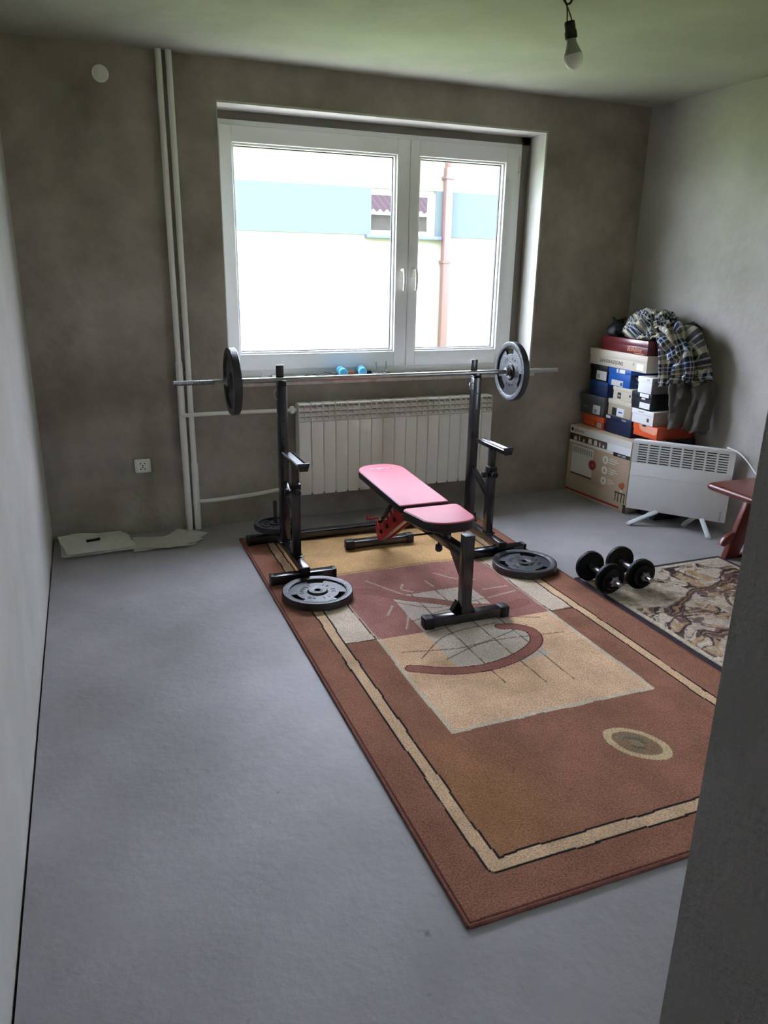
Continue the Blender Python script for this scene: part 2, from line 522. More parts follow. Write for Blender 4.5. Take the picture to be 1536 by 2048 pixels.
# ================================================================== WINDOW
win = thing('window_1', (2.15, 0.2, 0.915), 'white double casement window above the radiator', 'window', kind='structure')
def ring(dst, x0, x1, z0, z1, wl, wr, wb, wt, y0, y1, bev=0.004):
    box(dst, (x0, y0, z0), (x0 + wl, y1, z1), bev); box(dst, (x1 - wr, y0, z0), (x1, y1, z1), bev)
    box(dst, (x0 + wl - 0.002, y0, z0), (x1 - wr + 0.002, y1, z0 + wb), bev); box(dst, (x0 + wl - 0.002, y0, z1 - wt), (x1 - wr + 0.002, y1, z1), bev)
b = bm_new(); ring(b, 1.10, 3.168, 0.913, 2.402, 0.05, 0.05, 0.05, 0.035, 0.20, 0.27)
part('frame', b, M['pvc'], win)
for x0, x1, gl, gr in ((1.132, 2.343, 1.218, 2.243), (2.347, 3.137, 2.424, 3.030)):
    gz0, gz1, z0, z1 = 1.068, 2.268, 0.955, 2.372
    b = bm_new(); ring(b, x0, x1, z0, z1, gl - 0.012 - x0, x1 - gr - 0.012, gz0 - 0.012 - z0, z1 - gz1 - 0.012, 0.182, 0.255, 0.007)
    s = part('sash', b, M['pvc'], win)
    b = bm_new(); ring(b, gl - 0.014, gr + 0.014, gz0 - 0.014, gz1 + 0.014, 0.014, 0.014, 0.014, 0.014, 0.200, 0.240, 0.004)
    part('glazing_bead', b, M['pvc'], s)
    b = bm_new(); ring(b, gl - 0.001, gr + 0.001, gz0 - 0.001, gz1 + 0.001, 0.006, 0.006, 0.006, 0.006, 0.226, 0.242, 0)
    part('gasket', b, M['gasket'], s)
    b = bm_new(); box(b, (gl - 0.004, 0.233, gz0 - 0.004), (gr + 0.004, 0.237, gz1 + 0.004))
    part('pane', b, M['glass'], s, smooth=False)
for x in (2.297, 2.383):
    b = bm_new()
    box(b, (x - 0.014, 0.172, 1.535), (x + 0.014, 0.183, 1.605), 0.004)
    cyl(b, (x, 0.175, 1.585), (x, 0.128, 1.585), 0.009, n=14)
    tube(b, [(x, 0.130, 1.59), (x + 0.001, 0.124, 1.56), (x + 0.003, 0.123, 1.52), (x + 0.002, 0.130, 1.455)], lambda t: 0.0105 - 0.002 * t, 12, 6)
    part('handle', b, M['handle'], win, 'cream lever handle')
for x, z in ((3.146, 2.28), (3.146, 1.02), (1.122, 2.28), (1.122, 1.02)):
    b = bm_new(); cyl(b, (x, 0.182, z - 0.045), (x, 0.182, z + 0.045), 0.009, n=12, bev=0.003); cyl(b, (x, 0.182, z - 0.06), (x, 0.182, z - 0.047), 0.011, n=12, bev=0.003)
    part('hinge', b, M['handle'], win)
b = bm_new(); box(b, (1.075, -0.045, 0.885), (3.245, -0.001, 0.915), 0.005); box(b, (XO0 + 0.001, -0.002, 0.886), (XO1 - 0.001, 0.21, 0.915), 0)
part('sill', b, M['sill'], win, 'worn white window board')

# added fill window, out of view behind the jamb, to lighten the room
w2 = thing('added_window', (W + 0.1, -3.78, 0.95), 'made-up narrow fill window in the right wall, out of view', 'window', kind='structure')
b = bm_new()
for lo, hi in (((W + 0.08, -4.099, 0.951), (W + 0.15, -4.04, 2.199)), ((W + 0.08, -3.52, 0.951), (W + 0.15, -3.461, 2.199)), ((W + 0.08, -4.042, 0.951), (W + 0.15, -3.518, 1.01)), ((W + 0.08, -4.042, 2.14), (W + 0.15, -3.518, 2.199))):
    box(b, lo, hi, 0.004)
part('frame', b, M['pvc'], w2)
b = bm_new(); box(b, (W + 0.113, -4.045, 1.005), (W + 0.117, -3.515, 2.145)); part('pane', b, M['glass'], w2, smooth=False)
# ================================================================== OUTSIDE
b = bm_new(); box(b, (-25, T, -0.7), (30, 40, -0.5)); box(b, (W + 0.2, -30, -0.7), (30, T, -0.5))
struct('ground', b, M['grass'], 'green lawn between the two houses', 'ground')
hs = thing('neighbour_house', (4, 7, -0.5), 'pale house with a light blue band seen through the window', 'house')
b = bm_new(); box(b, (-0.5, 7, -0.5), (20, 7.3, 2.095)); box(b, (-0.5, 7, 2.775), (20, 7.3, 3.5)); box(b, (-0.5, 7.02, 2.0), (4.60, 7.3, 2.8)); box(b, (5.70, 7.02, 2.0), (20, 7.3, 2.8)); box(b, (4.5, 7.2, 2.0), (5.8, 7.3, 2.9))
part('wall', b, M['render_cream'], hs, smooth=False)
b = bm_new(); box(b, (-0.5, 6.985, 2.095), (4.60, 7.02, 2.775)); box(b, (5.70, 6.985, 2.095), (20, 7.02, 2.775))
part('wall_band', b, M['render_blue'], hs, 'pale blue painted band', False)
b = bm_new(); ring(b, 4.60, 5.70, 2.10, 2.775, 0.03, 0.10, 0.07, 0.09, 7.08, 7.14, 0.006); box(b, (5.12, 7.08, 2.16), (5.20, 7.14, 2.70), 0.006)
wf = part('window_frame', b, M['pvc'], hs, 'white window frame')
for x0, x1 in ((4.625, 5.125), (5.195, 5.605)):
    b = bm_new(); box(b, (x0, 7.10, 2.165), (x1, 7.12, 2.69)); part('pane', b, M['dark_glass'], wf, smooth=False)
b = bm_new(); box(b, (4.50, 6.90, 2.045), (5.79, 7.10, 2.10), 0.006)
part('window_ledge', b, M['sill_blue'], hs, 'blue grey outer window ledge')
b = bm_new(); box(b, (5.80, 6.84, -0.5), (5.92, 6.96, 3.12), 0.012); tube(b, [(5.86, 6.90, 3.10), (5.80, 6.85, 3.35), (5.72, 6.75, 3.7), (5.70, 6.7, 4.0)], 0.055, 10, 4)
dp = part('downpipe', b, M['rust_pipe'], hs, 'rust red downpipe')
for z in (0.3, 1.7, 2.95):
    b = bm_new(); box(b, (5.785, 6.83, z), (5.935, 7.0, z + 0.035)); part('bracket', b, M['rust_pipe'], dp)
b = bm_new(); box(b, (-0.8, 6.75, 3.48), (20.3, 7.4, 3.6)); part('eave', b, M['pvc'], hs, smooth=False)
b = bm_new(); box(b, (-6, T, -0.5), (14, 2.3, -0.46))  # unseen pale strip, added to bounce daylight onto the reveal and ceiling
struct('path', b, M['bounce_strip'], 'unseen pale strip added outside under the window to bounce light', 'path')
# own house: corrugated eave above the window
b = bm_new()
nx, xs = 480, np.linspace(-4, 10, 481)
va = []
for yy, zz in ((0.70, 2.95), (-4.5, 5.6)):
    row = [[b.verts.new((float(x), yy, zz + 0.035 * math.sin(2 * math.pi * x / 0.18) + dz)) for x in xs] for dz in (0, -0.012)]
    va.append(row)
for i in range(nx):
    b.faces.new((va[0][0][i], va[0][0][i + 1], va[1][0][i + 1], va[1][0][i]))
    b.faces.new((va[0][1][i + 1], va[0][1][i], va[1][1][i], va[1][1][i + 1]))
    b.faces.new((va[0][0][i + 1], va[0][0][i], va[0][1][i], va[0][1][i + 1]))
struct('roof', b, M['roof_sheet'], 'brown corrugated roof eave outside above the window', 'roof')

# ================================================================== RADIATOR AND PIPES
rad = thing('radiator', (2.19, -0.09, 0.18), 'white aluminium sectional radiator under the window', 'radiator')
SW = 0.0813
def section():
    b = bm_new()
    y0, y1 = -0.122, -0.032
    prof = [(-0.036, 0.006), (-0.031, 0.0), (0.031, 0.0), (0.036, 0.006), (0.0375, 0.03), (0.0375, 0.478), (-0.0375, 0.478), (-0.0375, 0.03)]
    prism(b, prof, 0.006, axes((0, y0 + 0.006, 0.182), (1, 0, 0), (0, 0, 1), (0, -1, 0)), 0.0015)
    for x in (-0.0395, 0.0375):
        box(b, (x, y0 + 0.004, 0.195), (x + 0.002, y1, 0.765))
    box(b, (-0.030, y0 + 0.03, 0.19), (0.030, y1, 0.67), 0.01)
    box(b, (-0.0015, y0 + 0.003, 0.66), (0.0015, y1, 0.762))
    for z in (0.672, 0.704, 0.736):
        m = axes((0, y0 + 0.012, z), (1, 0, 0), (0, math.cos(0.7), math.sin(0.7)), (0, -math.sin(0.7), math.cos(0.7)))
        box(b, (-0.0375, -0.013, -0.0015), (0.0375, 0.026, 0.0015), 0, m)
    m = axes((0, y0 + 0.04, 0.768), (1, 0, 0), (0, 1, 0), (0, 0, 1))
    box(b, (-0.0385, -0.036, -0.006), (0.0385, 0.048, 0.008), 0.006, m)
    return b
sec = None
for i in range(17):
    x = 1.498 + SW * (i + 0.5)
    if sec is None:
        sec = finish('section', section(), M['radiator'], None)
        sec.parent = rad
        o = sec
    else:
        o = sec.copy(); COL.objects.link(o)
    o.location = Vector((x, 0, 0)) - ORIGIN[rad.name]
b = bm_new(); box(b, (1.50, -0.098, 0.20), (2.878, -0.034, 0.755)); part('core', b, M['radiator_dark'], rad, smooth=False)
b = bm_new(); cyl(b, (1.497, -0.078, 0.735), (1.478, -0.078, 0.735), 0.013); lathe(b, [(0, 0), (0.022, 0), (0.026, 0.006), (0.025, 0.02), (0.02, 0.026), (0, 0.028)], (1.480, -0.078, 0.735), (-1, 0, 0), 20)
part('valve', b, M['plastic_white'], rad, 'round white valve cap')

def riser(name, x, zj, label, branch):
    t = thing(name, (x, -0.04, 0), label, 'pipe', 'heating risers on the window wall')
    b = bm_new(); cyl(b, (x - 0.001, -0.04, zj), (x - 0.001, -0.04, H), 0.0165, n=20)
    part('upper_pipe', b, M['pipe'], t)
    b = bm_new(); cyl(b, (x, -0.04, 0), (x, -0.04, zj + 0.02), 0.0205, n=20, bev=0.002); cyl(b, (x, -0.04, zj + 0.02), (x, -0.04, zj + 0.035), 0.0205, 0.017, n=20)
    part('lower_pipe', b, M['pipe'], t)
    b = bm_new(); tube(b, branch, 0.0125, 12, 4); part('branch_pipe', b, M['pipe'], t)
    return t
riser('heating_pipe', 0.798, 1.02, 'white riser pipe nearer the corner, branching to the radiator top', [(0.80, -0.058, 0.735), (0.83, -0.078, 0.735), (0.88, -0.080, 0.737), (1.2, -0.080, 0.737), (1.462, -0.079, 0.735)])
riser('heating_pipe', 0.851, 0.40, 'white riser pipe nearer the window, branching to the radiator bottom', [(0.853, -0.04, 0.185), (0.89, -0.055, 0.185), (1.0, -0.075, 0.192), (1.2, -0.078, 0.205), (1.40, -0.078, 0.225), (1.496, -0.078, 0.232)])

# wall fittings
so = thing('wall_socket', (0.548, 0, 0.427), 'white double power socket low on the window wall', 'socket')
b = bm_new(); box(b, (0.500, -0.016, 0.384), (0.596, -0.001, 0.470), 0.008); part('plate', b, M['plastic_white'], so)
b = bm_new(); box(b, (0.512, -0.022, 0.394), (0.584, -0.014, 0.460), 0.012); f = part('insert', b, M['plastic_white'], so)
for x, z in ((0.536, 0.444), (0.560, 0.444), (0.536, 0.410), (0.560, 0.410), (0.548, 0.432), (0.548, 0.421)):
    b = bm_new(); cyl(b, (x, -0.0205, z), (x, -0.0228, z), 0.0042, n=12); part('hole', b, M['hole'], f)
b = bm_new(); lathe(b, [(0, 0), (0.042, 0), (0.042, 0.003), (0.039, 0.005), (0.03, 0.006), (0, 0.0065)], (0.504, -0.001, 2.528), (0, -1, 0), 40)
solo('blanking_cap', b, M['plastic_white'], (0.504, 0, 2.528), 'round white blanking cap high on the window wall', 'cover')

# ================================================================== PAPERS
def sheet(name, corners, m, label, seed, curl=0.012, group='loose papers on the floor in the corner', rag=0.0):
    n, k = 22, 16
    c = [np.array(q, float) for q in corners]
    b = bm_new()
    g = {}
    for side in (0, 1):
        for i in range(n + 1):
            for j in range(k + 1):
                s, t = i / n, j / k
                p = c[0] * (1 - s) * (1 - t) + c[1] * s * (1 - t) + c[2] * s * t + c[3] * (1 - s) * t
                w = float(vnoise(np.array(s * 3 + seed), np.array(t * 3 + seed * 2.3), seed)) - 0.5
                e = max(abs(s - 0.5), abs(t - 0.5)) * 2
                z = p[2] + curl * w * (0.3 + e) + curl * 0.5 * e ** 6
                rg = rag * (float(vnoise(np.array(t * 9.0), np.array(3.1), seed)) - 0.5) * (1 if i == n else 0)
                g[side, i, j] = b.verts.new((p[0] + rg, p[1] + rag * 0.6 * (float(vnoise(np.array(s * 8.0), np.array(1.7), seed + 5)) - 0.5) * (1 if j == 0 else 0), max(z, 0.002 if side == 0 else 0.0008) - side * 0.0009))
    for i in range(n):
        for j in range(k):
            b.faces.new((g[0, i, j], g[0, i + 1, j], g[0, i + 1, j + 1], g[0, i, j + 1]))
            b.faces.new((g[1, i, j], g[1, i, j + 1], g[1, i + 1, j + 1], g[1, i + 1, j]))
    for i in range(n):
        b.faces.new((g[0, i + 1, 0], g[0, i, 0], g[1, i, 0], g[1, i + 1, 0])); b.faces.new((g[0, i, k], g[0, i + 1, k], g[1, i + 1, k], g[1, i, k]))
    for j in range(k):
        b.faces.new((g[0, 0, j], g[0, 0, j + 1], g[1, 0, j + 1], g[1, 0, j])); b.faces.new((g[0, n, j + 1], g[0, n, j], g[1, n, j], g[1, n, j + 1]))
    return solo(name, b, m, tuple(c[0] * 0.5 + c[2] * 0.5), label, 'paper', group)
sheet('paper_sheet', [(0.055, -0.345, 0.006), (0.455, -0.315, 0.006), (0.43, -0.03, 0.006), (0.04, -0.04, 0.01)], M['paper'], 'lowest pale sheet of the paper pile in the corner', 1)
sheet('paper_sheet', [(0.070, -0.365, 0.016), (0.445, -0.325, 0.014), (0.42, -0.025, 0.016), (0.03, -0.03, 0.022)], M['paper'], 'middle pale sheet of the paper pile in the corner', 2, 0.01)
sheet('paper_sheet', [(0.088, -0.355, 0.028), (0.462, -0.310, 0.024), (0.385, -0.012, 0.030), (0.028, -0.035, 0.036)], M['paper'], 'topmost pale sheet in the corner with a black marker on it', 3, 0.01)
sheet('paper_sheet', [(0.44, -0.355, 0.004), (0.78, -0.355, 0.004), (0.86, -0.165, 0.004), (0.45, -0.10, 0.004)], M['paper2'], 'crumpled thin grey sheet lying flat beside the paper pile', 7, 0.008, rag=0.03)
sheet('paper_sheet', [(0.47, -0.325, 0.010), (0.74, -0.375, 0.010), (0.885, -0.175, 0.012), (0.72, -0.06, 0.010)], M['paper2'], 'ragged grey sheet pointing towards the pipe bases', 9, 0.012, rag=0.06)
b = bm_new(); cyl(b, (0.205, -0.195, 0.049), (0.265, -0.182, 0.049), 0.0075, n=14, bev=0.002)
mk = thing('marker', (0.235, -0.188, 0.04), 'short black marker lying on the topmost paper sheet', 'marker')
part('barrel', b, M['black_plastic'], mk)
b = bm_new(); cyl(b, (0.190, -0.198, 0.049), (0.206, -0.195, 0.049), 0.0082, n=14, bev=0.002); part('cap', b, M['black_plastic'], mk)

# ================================================================== RUGS
def rug(name, x0, x1, y0, y1, step, colour, m, edge_m, thick, label, cat='rug', seam=0.010):
    nx, ny = int(round((x1 - x0) / step)), int(round((y1 - y0) / step))
    xs, ys = np.linspace(x0, x1, nx + 1), np.linspace(y0, y1, ny + 1)
    X, Y = np.meshgrid(xs, ys)
    Z = thick + 0.0012 * (vnoise(X * 130, Y * 130, 3) - 0.5) + 0.003 * (vnoise(X * 5, Y * 5, 9) - 0.5)
    e = np.minimum.reduce([X - x0, x1 - X, Y - y0, y1 - Y])
    Z = Z - 0.004 * np.clip(1 - e / 0.008, 0, 1)
    co = np.stack([X, Y, Z], -1).reshape(-1, 3)
    idx = np.arange((nx + 1) * (ny + 1)).reshape(ny + 1, nx + 1)
    q = np.stack([idx[:-1, :-1], idx[:-1, 1:], idx[1:, 1:], idx[1:, :-1]], -1).reshape(-1, 4)
    t = thing(name, ((x0 + x1) / 2, (y0 + y1) / 2, 0), label, cat)
    me = bpy.data.meshes.new('pile')
    off = np.array(t.location)
    me.from_pydata((co - off).tolist(), [], q.tolist())
    a = me.color_attributes.new('weave', 'FLOAT_COLOR', 'POINT')
    c = colour(X, Y).reshape(-1, 3)
    a.data.foreach_set('color', np.concatenate([c, np.ones((len(c), 1))], 1).astype(np.float32).ravel())
    me.materials.append(m)
    me.polygons.foreach_set('use_smooth', [True] * len(me.polygons))
    o = bpy.data.objects.new('pile', me); COL.objects.link(o); o.parent = t
    b = bm_new()
    r_ = thick * 0.48
    for p, q2 in (((x0, y0), (x1, y0)), ((x1, y0), (x1, y1)), ((x1, y1), (x0, y1)), ((x0, y1), (x0, y0))):
        tube(b, [(p[0], p[1], r_), (q2[0], q2[1], r_)], r_, 8)
    part('bound_edge', b, edge_m, t)
    return t

def seg_dist(X, Y, pts):
    d = np.full(X.shape, 9.0)
    for (ax, ay), (bx, by) in zip(pts[:-1], pts[1:]):
        vx, vy = bx - ax, by - ay
        t = np.clip(((X - ax) * vx + (Y - ay) * vy) / (vx * vx + vy * vy + 1e-12), 0, 1)
        d = np.minimum(d, np.hypot(X - ax - t * vx, Y - ay - t * vy))
    return d

def curve2(pts, n=10):
    return [(p.x, p.y) for p in smooth_path([(a, c, 0) for a, c in pts], n)]

def rug_colour(X, Y):
    n1 = vnoise(X * 9, Y * 9, 1); n2 = vnoise(X * 40, Y * 40, 2)
    wob = 0.005 * (vnoise(X * 12, Y * 12, 4) - 0.5) * 2
    Xw, Yw = X + wob, Y + 0.005 * (vnoise(X * 12 + 9, Y * 12, 5) - 0.5) * 2
    brown = np.array((0.35, 0.158, 0.106)); pink = np.array((0.43, 0.20, 0.17)); tan = np.array((0.86, 0.56, 0.36))
    beige = np.array((0.74, 0.50, 0.32)); grey = np.array((0.68, 0.565, 0.475)); cream = np.array((0.74, 0.59, 0.47)); black = np.array((0.016, 0.013, 0.014))
    shaded_tan = np.array((0.68, 0.42, 0.20))  # tan with the warm shade near the window put into it
    C = np.broadcast_to(brown, X.shape + (3,)).copy()
    def put(mask, col, f=1.0):
        C[mask] = C[mask] * (1 - f) + np.asarray(col) * f
    inn = (Xw > 1.238) & (Xw < 2.417) & (Yw > -3.170) & (Yw < -0.50)
    put(inn & (Yw > -1.83), cream)
    put(inn & (Yw > -1.075), shaded_tan)
    put(inn & (Yw <= -1.83), brown)
    # soft golden tinge in the lower field
    g = np.clip(1 - np.hypot((X - 1.32) / 0.35, (Y + 2.95) / 0.5), 0, 1)[..., None]
    C[:] = np.where((inn & (Yw <= -1.83))[..., None], C * (1 - 0.55 * g) + np.array((0.40, 0.205, 0.07)) * 0.55 * g, C)
    pan = (Xw > 1.385) & (Xw < 2.280) & (Yw > -2.585) & (Yw < -1.075)
    put(pan & (Yw > -1.835), pink)
    put(pan & (Yw <= -1.835), tan)
    gt = np.clip(vnoise(X * 4, Y * 6, 31) - 0.45, 0, 1)[..., None] * (pan & (Yw < -2.1) & (Yw > -2.45))[..., None]
    C[:] = C * (1 - 0.6 * gt) + np.array((0.45, 0.27, 0.10)) * 0.6 * gt
    sub = (Xw > 1.612) & (Xw < 2.052) & (Yw > -2.215) & (Yw < -1.43)
    put(sub, grey)
    # fine crossed lines
    for pts in ([(1.61, -1.50), (1.78, -1.62), (2.06, -1.60)], [(1.60, -1.72), (1.85, -1.66), (2.07, -1.78)], [(1.44, -1.98), (1.75, -2.03), (2.10, -1.93)], [(1.60, -2.10), (1.85, -2.02), (2.22, -2.05)], [(1.72, -1.42), (1.74, -2.35)], [(1.86, -1.42), (1.90, -2.40)], [(2.00, -1.43), (2.02, -2.42)], [(1.62, -1.85), (1.95, -1.80), (2.2, -1.88)], [(1.50, -2.06), (1.70, -1.90), (1.98, -1.86)]):
        put(seg_dist(X, Y, curve2(pts)) < 0.0035, (0.10, 0.075, 0.06), 0.75)
    for pts in ([(1.56, -1.20), (1.63, -1.33), (1.68, -1.42)], [(1.73, -1.30), (1.70, -1.36), (1.74, -1.41)], [(1.86, -1.30), (1.87, -1.38)], [(1.95, -1.22), (2.02, -1.32), (2.12, -1.37)], [(1.52, -1.62), (1.58, -1.53)], [(1.55, -1.78), (1.62, -1.64)], [(2.10, -1.50), (2.24, -1.50)], [(2.08, -1.60), (2.25, -1.57)]):
        put(seg_dist(X, Y, curve2(pts)) < 0.006, (0.66, 0.55, 0.46), 0.7)
    s1 = curve2([(1.40, -1.30), (1.52, -1.33), (1.66, -1.455), (1.80, -1.55), (1.95, -1.66), (2.12, -1.72), (2.22, -1.70)])
    d = seg_dist(X, Y, s1); put(d < 0.032, (0.27, 0.11, 0.09)); put(d < 0.028, (0.38, 0.17, 0.14))
    s2 = curve2([(1.43, -2.12), (1.58, -2.195), (1.74, -2.215), (1.90, -2.18), (2.04, -2.10), (2.085, -2.0), (2.04, -1.93), (1.975, -1.905)])
    d = seg_dist(X, Y, s2); put(d < 0.030, (0.10, 0.03, 0.03)); put(d < 0.025, (0.38, 0.15, 0.12))
    # pale outline of the panel and its inner joins
    o = seg_dist(Xw, Yw, [(1.388, -1.835), (1.388, -2.583), (2.278, -2.583), (2.278, -1.835)])
    put(o < 0.010, (0.74, 0.60, 0.46))
    o = seg_dist(Xw, Yw, [(1.388, -1.835), (1.388, -1.08), (2.278, -1.08), (2.278, -1.835)]); put(o < 0.004, (0.42, 0.26, 0.2), 0.8)
    for pts in ([(1.376, -1.10), (1.376, -1.828), (1.238, -1.828)], [(2.290, -1.10), (2.290, -1.845), (2.417, -1.845)]):
        put(seg_dist(Xw, Yw, pts) < 0.0035, black, 0.9)
    put((np.abs(Yw + 1.06) < 0.003) & inn, (0.2, 0.12, 0.08), 0.8)
    # border stripe with black edges
    pth = [(1.214, -0.45), (1.214, -3.190), (2.440, -3.190), (2.440, -0.45), (1.214, -0.45)]
    d = seg_dist(Xw, Yw, pth); put(d < 0.0285, black); put(d < 0.0205, beige)
    # agate medallion
    def agate(cx, cy, ang):
        dx, dy = X - cx, Y - cy
        u = dx * math.cos(ang) + dy * math.sin(ang); v = -dx * math.sin(ang) + dy * math.cos(ang)
        rr = (np.abs(u / 0.122) ** 1.8 + np.abs(v / 0.082) ** 1.8) ** (1 / 1.8) + 0.18 * (vnoise(X * 12, Y * 12, 6) - 0.5)
        put(rr < 1.0, (0.66, 0.50, 0.30)); put(rr < 0.73, (0.31, 0.19, 0.115)); g2 = vnoise(X * 20, Y * 20, 61); put((rr < 0.60) & (g2 > 0.42), (0.27, 0.215, 0.14)); put((rr < 0.40) & (g2 > 0.3), (0.20, 0.15, 0.10)); put(rr < 0.22, (0.36, 0.25, 0.17))
    agate(1.972, -2.862, R(-58))
    edge = np.minimum.reduce([X - 1.058, 2.636 - X, Y + 3.345, -0.332 - Y])
    put(edge < 0.012, (0.17, 0.06, 0.045))
    return np.clip(C * (0.82 + 0.28 * n1 + 0.12 * (n2 - 0.5))[..., None], 0.003, 0.9)

rug('area_rug', 1.058, 2.636, -3.345, -0.332, 0.004, rug_colour, M['rug'], M['rug_edge'], 0.012, 'large rust and tan patterned rug under the weight bench')

def rug2_colour(X, Y):
    base = np.array((0.50, 0.40, 0.32)); pale = np.array((0.60, 0.50, 0.40)); dark = np.array((0.06, 0.034, 0.038)); mid = np.array((0.42, 0.25, 0.13)); plum = np.array((0.16, 0.095, 0.095))
    wx = X + 0.06 * (vnoise(X * 6, Y * 6, 11) - 0.5) * 2 + 0.02 * (vnoise(X * 19, Y * 19, 12) - 0.5) * 2
    wy = Y + 0.06 * (vnoise(X * 6 + 40, Y * 6, 13) - 0.5) * 2 + 0.02 * (vnoise(X * 19 + 7, Y * 19, 14) - 0.5) * 2
    C = np.broadcast_to(base, X.shape + (3,)).copy()
    def put(mask, col, f=1.0):
        C[mask] = C[mask] * (1 - f) + np.asarray(col) * f
    put(vnoise(X * 3, Y * 3, 15) > 0.55, pale, 0.7)
    # leafy scroll zones over a calmer speckled field
    e = np.minimum(np.minimum(wx - 2.66, 3.655 - wx), -1.525 - wy)
    leaf = vnoise(X * 3.3 + 2.2, Y * 3.3 + 8.1, 41) + 0.45 * np.clip(0.30 - e, -0.3, 0.3)
    calm = np.hypot((X - 3.35) / 0.34, (Y + 2.12) / 0.20)
    leaf = leaf - 0.5 * np.clip(1.1 - calm, 0, 1)
    zone = (leaf > 0.40) & (e > 0.015)
    f1 = vnoise(wx * 8, wy * 11, 21); f2 = vnoise(wx * 17 + 3, wy * 21, 23); f3 = vnoise(wx * 34, wy * 40, 27)
    s1 = np.abs(f1 - 0.5); s2 = np.abs(f2 - 0.5)
    put(zone & (f1 > 0.52), mid, 0.75)
    put(zone & (f1 > 0.60) & (f2 > 0.45), plum, 0.9)
    put(zone & (s2 < 0.05), plum, 0.9)
    put(zone & (s1 < 0.035), dark, 0.95)
    put(zone & (f2 > 0.72), dark, 0.9)
    put(zone & (f3 > 0.80), pale, 0.6)
    put(zone & (f1 < 0.30) & (f2 > 0.5), (0.46, 0.29, 0.15), 0.8)
    put((~zone) & (f3 > 0.72), plum, 0.35)
    for pts, w_ in (([(3.64, -1.96), (3.40, -1.84), (3.15, -1.86), (2.98, -1.95), (2.88, -2.10)], 0.026), ([(3.27, -2.02), (3.19, -2.09), (3.24, -2.16), (3.34, -2.15)], 0.014), ([(3.60, -2.02), (3.40, -1.93), (3.24, -1.99)], 0.012), ([(2.80, -2.35), (3.0, -2.28), (3.2, -2.42), (3.45, -2.40)], 0.02)):
        d = seg_dist(wx, wy, curve2(pts)); put(d < w_, plum, 0.95); put(d < w_ * 0.55, dark, 0.9); put(d < w_ * 0.2, mid, 0.8)
    for k in range(3):
        put(seg_dist(X, Y, [(3.12 + 0.04 * k, -2.25 - 0.045 * k), (3.33, -2.20 - 0.045 * k)]) < 0.006, dark, 0.9)
    ed = np.minimum(np.minimum(X - 2.655, 3.66 - X), -1.52 - Y)
    put(ed < 0.052, pale); put(ed < 0.028, (0.42, 0.33, 0.24)); put(ed < 0.020, (0.045, 0.034, 0.05))
    return np.clip(C * (0.8 + 0.4 * vnoise(X * 60, Y * 60, 22))[..., None], 0.003, 0.9)
rug('runner_rug', 2.655, 3.66, -3.60, -1.52, 0.006, rug2_colour, M['rug_b'], M['rug_edge_dark'], 0.009, 'beige baroque rug with dark scrolls under the black dumbbells')

RUGZ = 0.0148
# ================================================================== WEIGHT PLATES
def arc_slot(r0, r1, a0, a1, n=8):
    return [(r1 * math.cos(a0 + (a1 - a0) * k / n), r1 * math.sin(a0 + (a1 - a0) * k / n)) for k in range(n + 1)] + [(r0 * math.cos(a1 - (a1 - a0) * k / n), r0 * math.sin(a1 - (a1 - a0) * k / n)) for k in range(n + 1)]

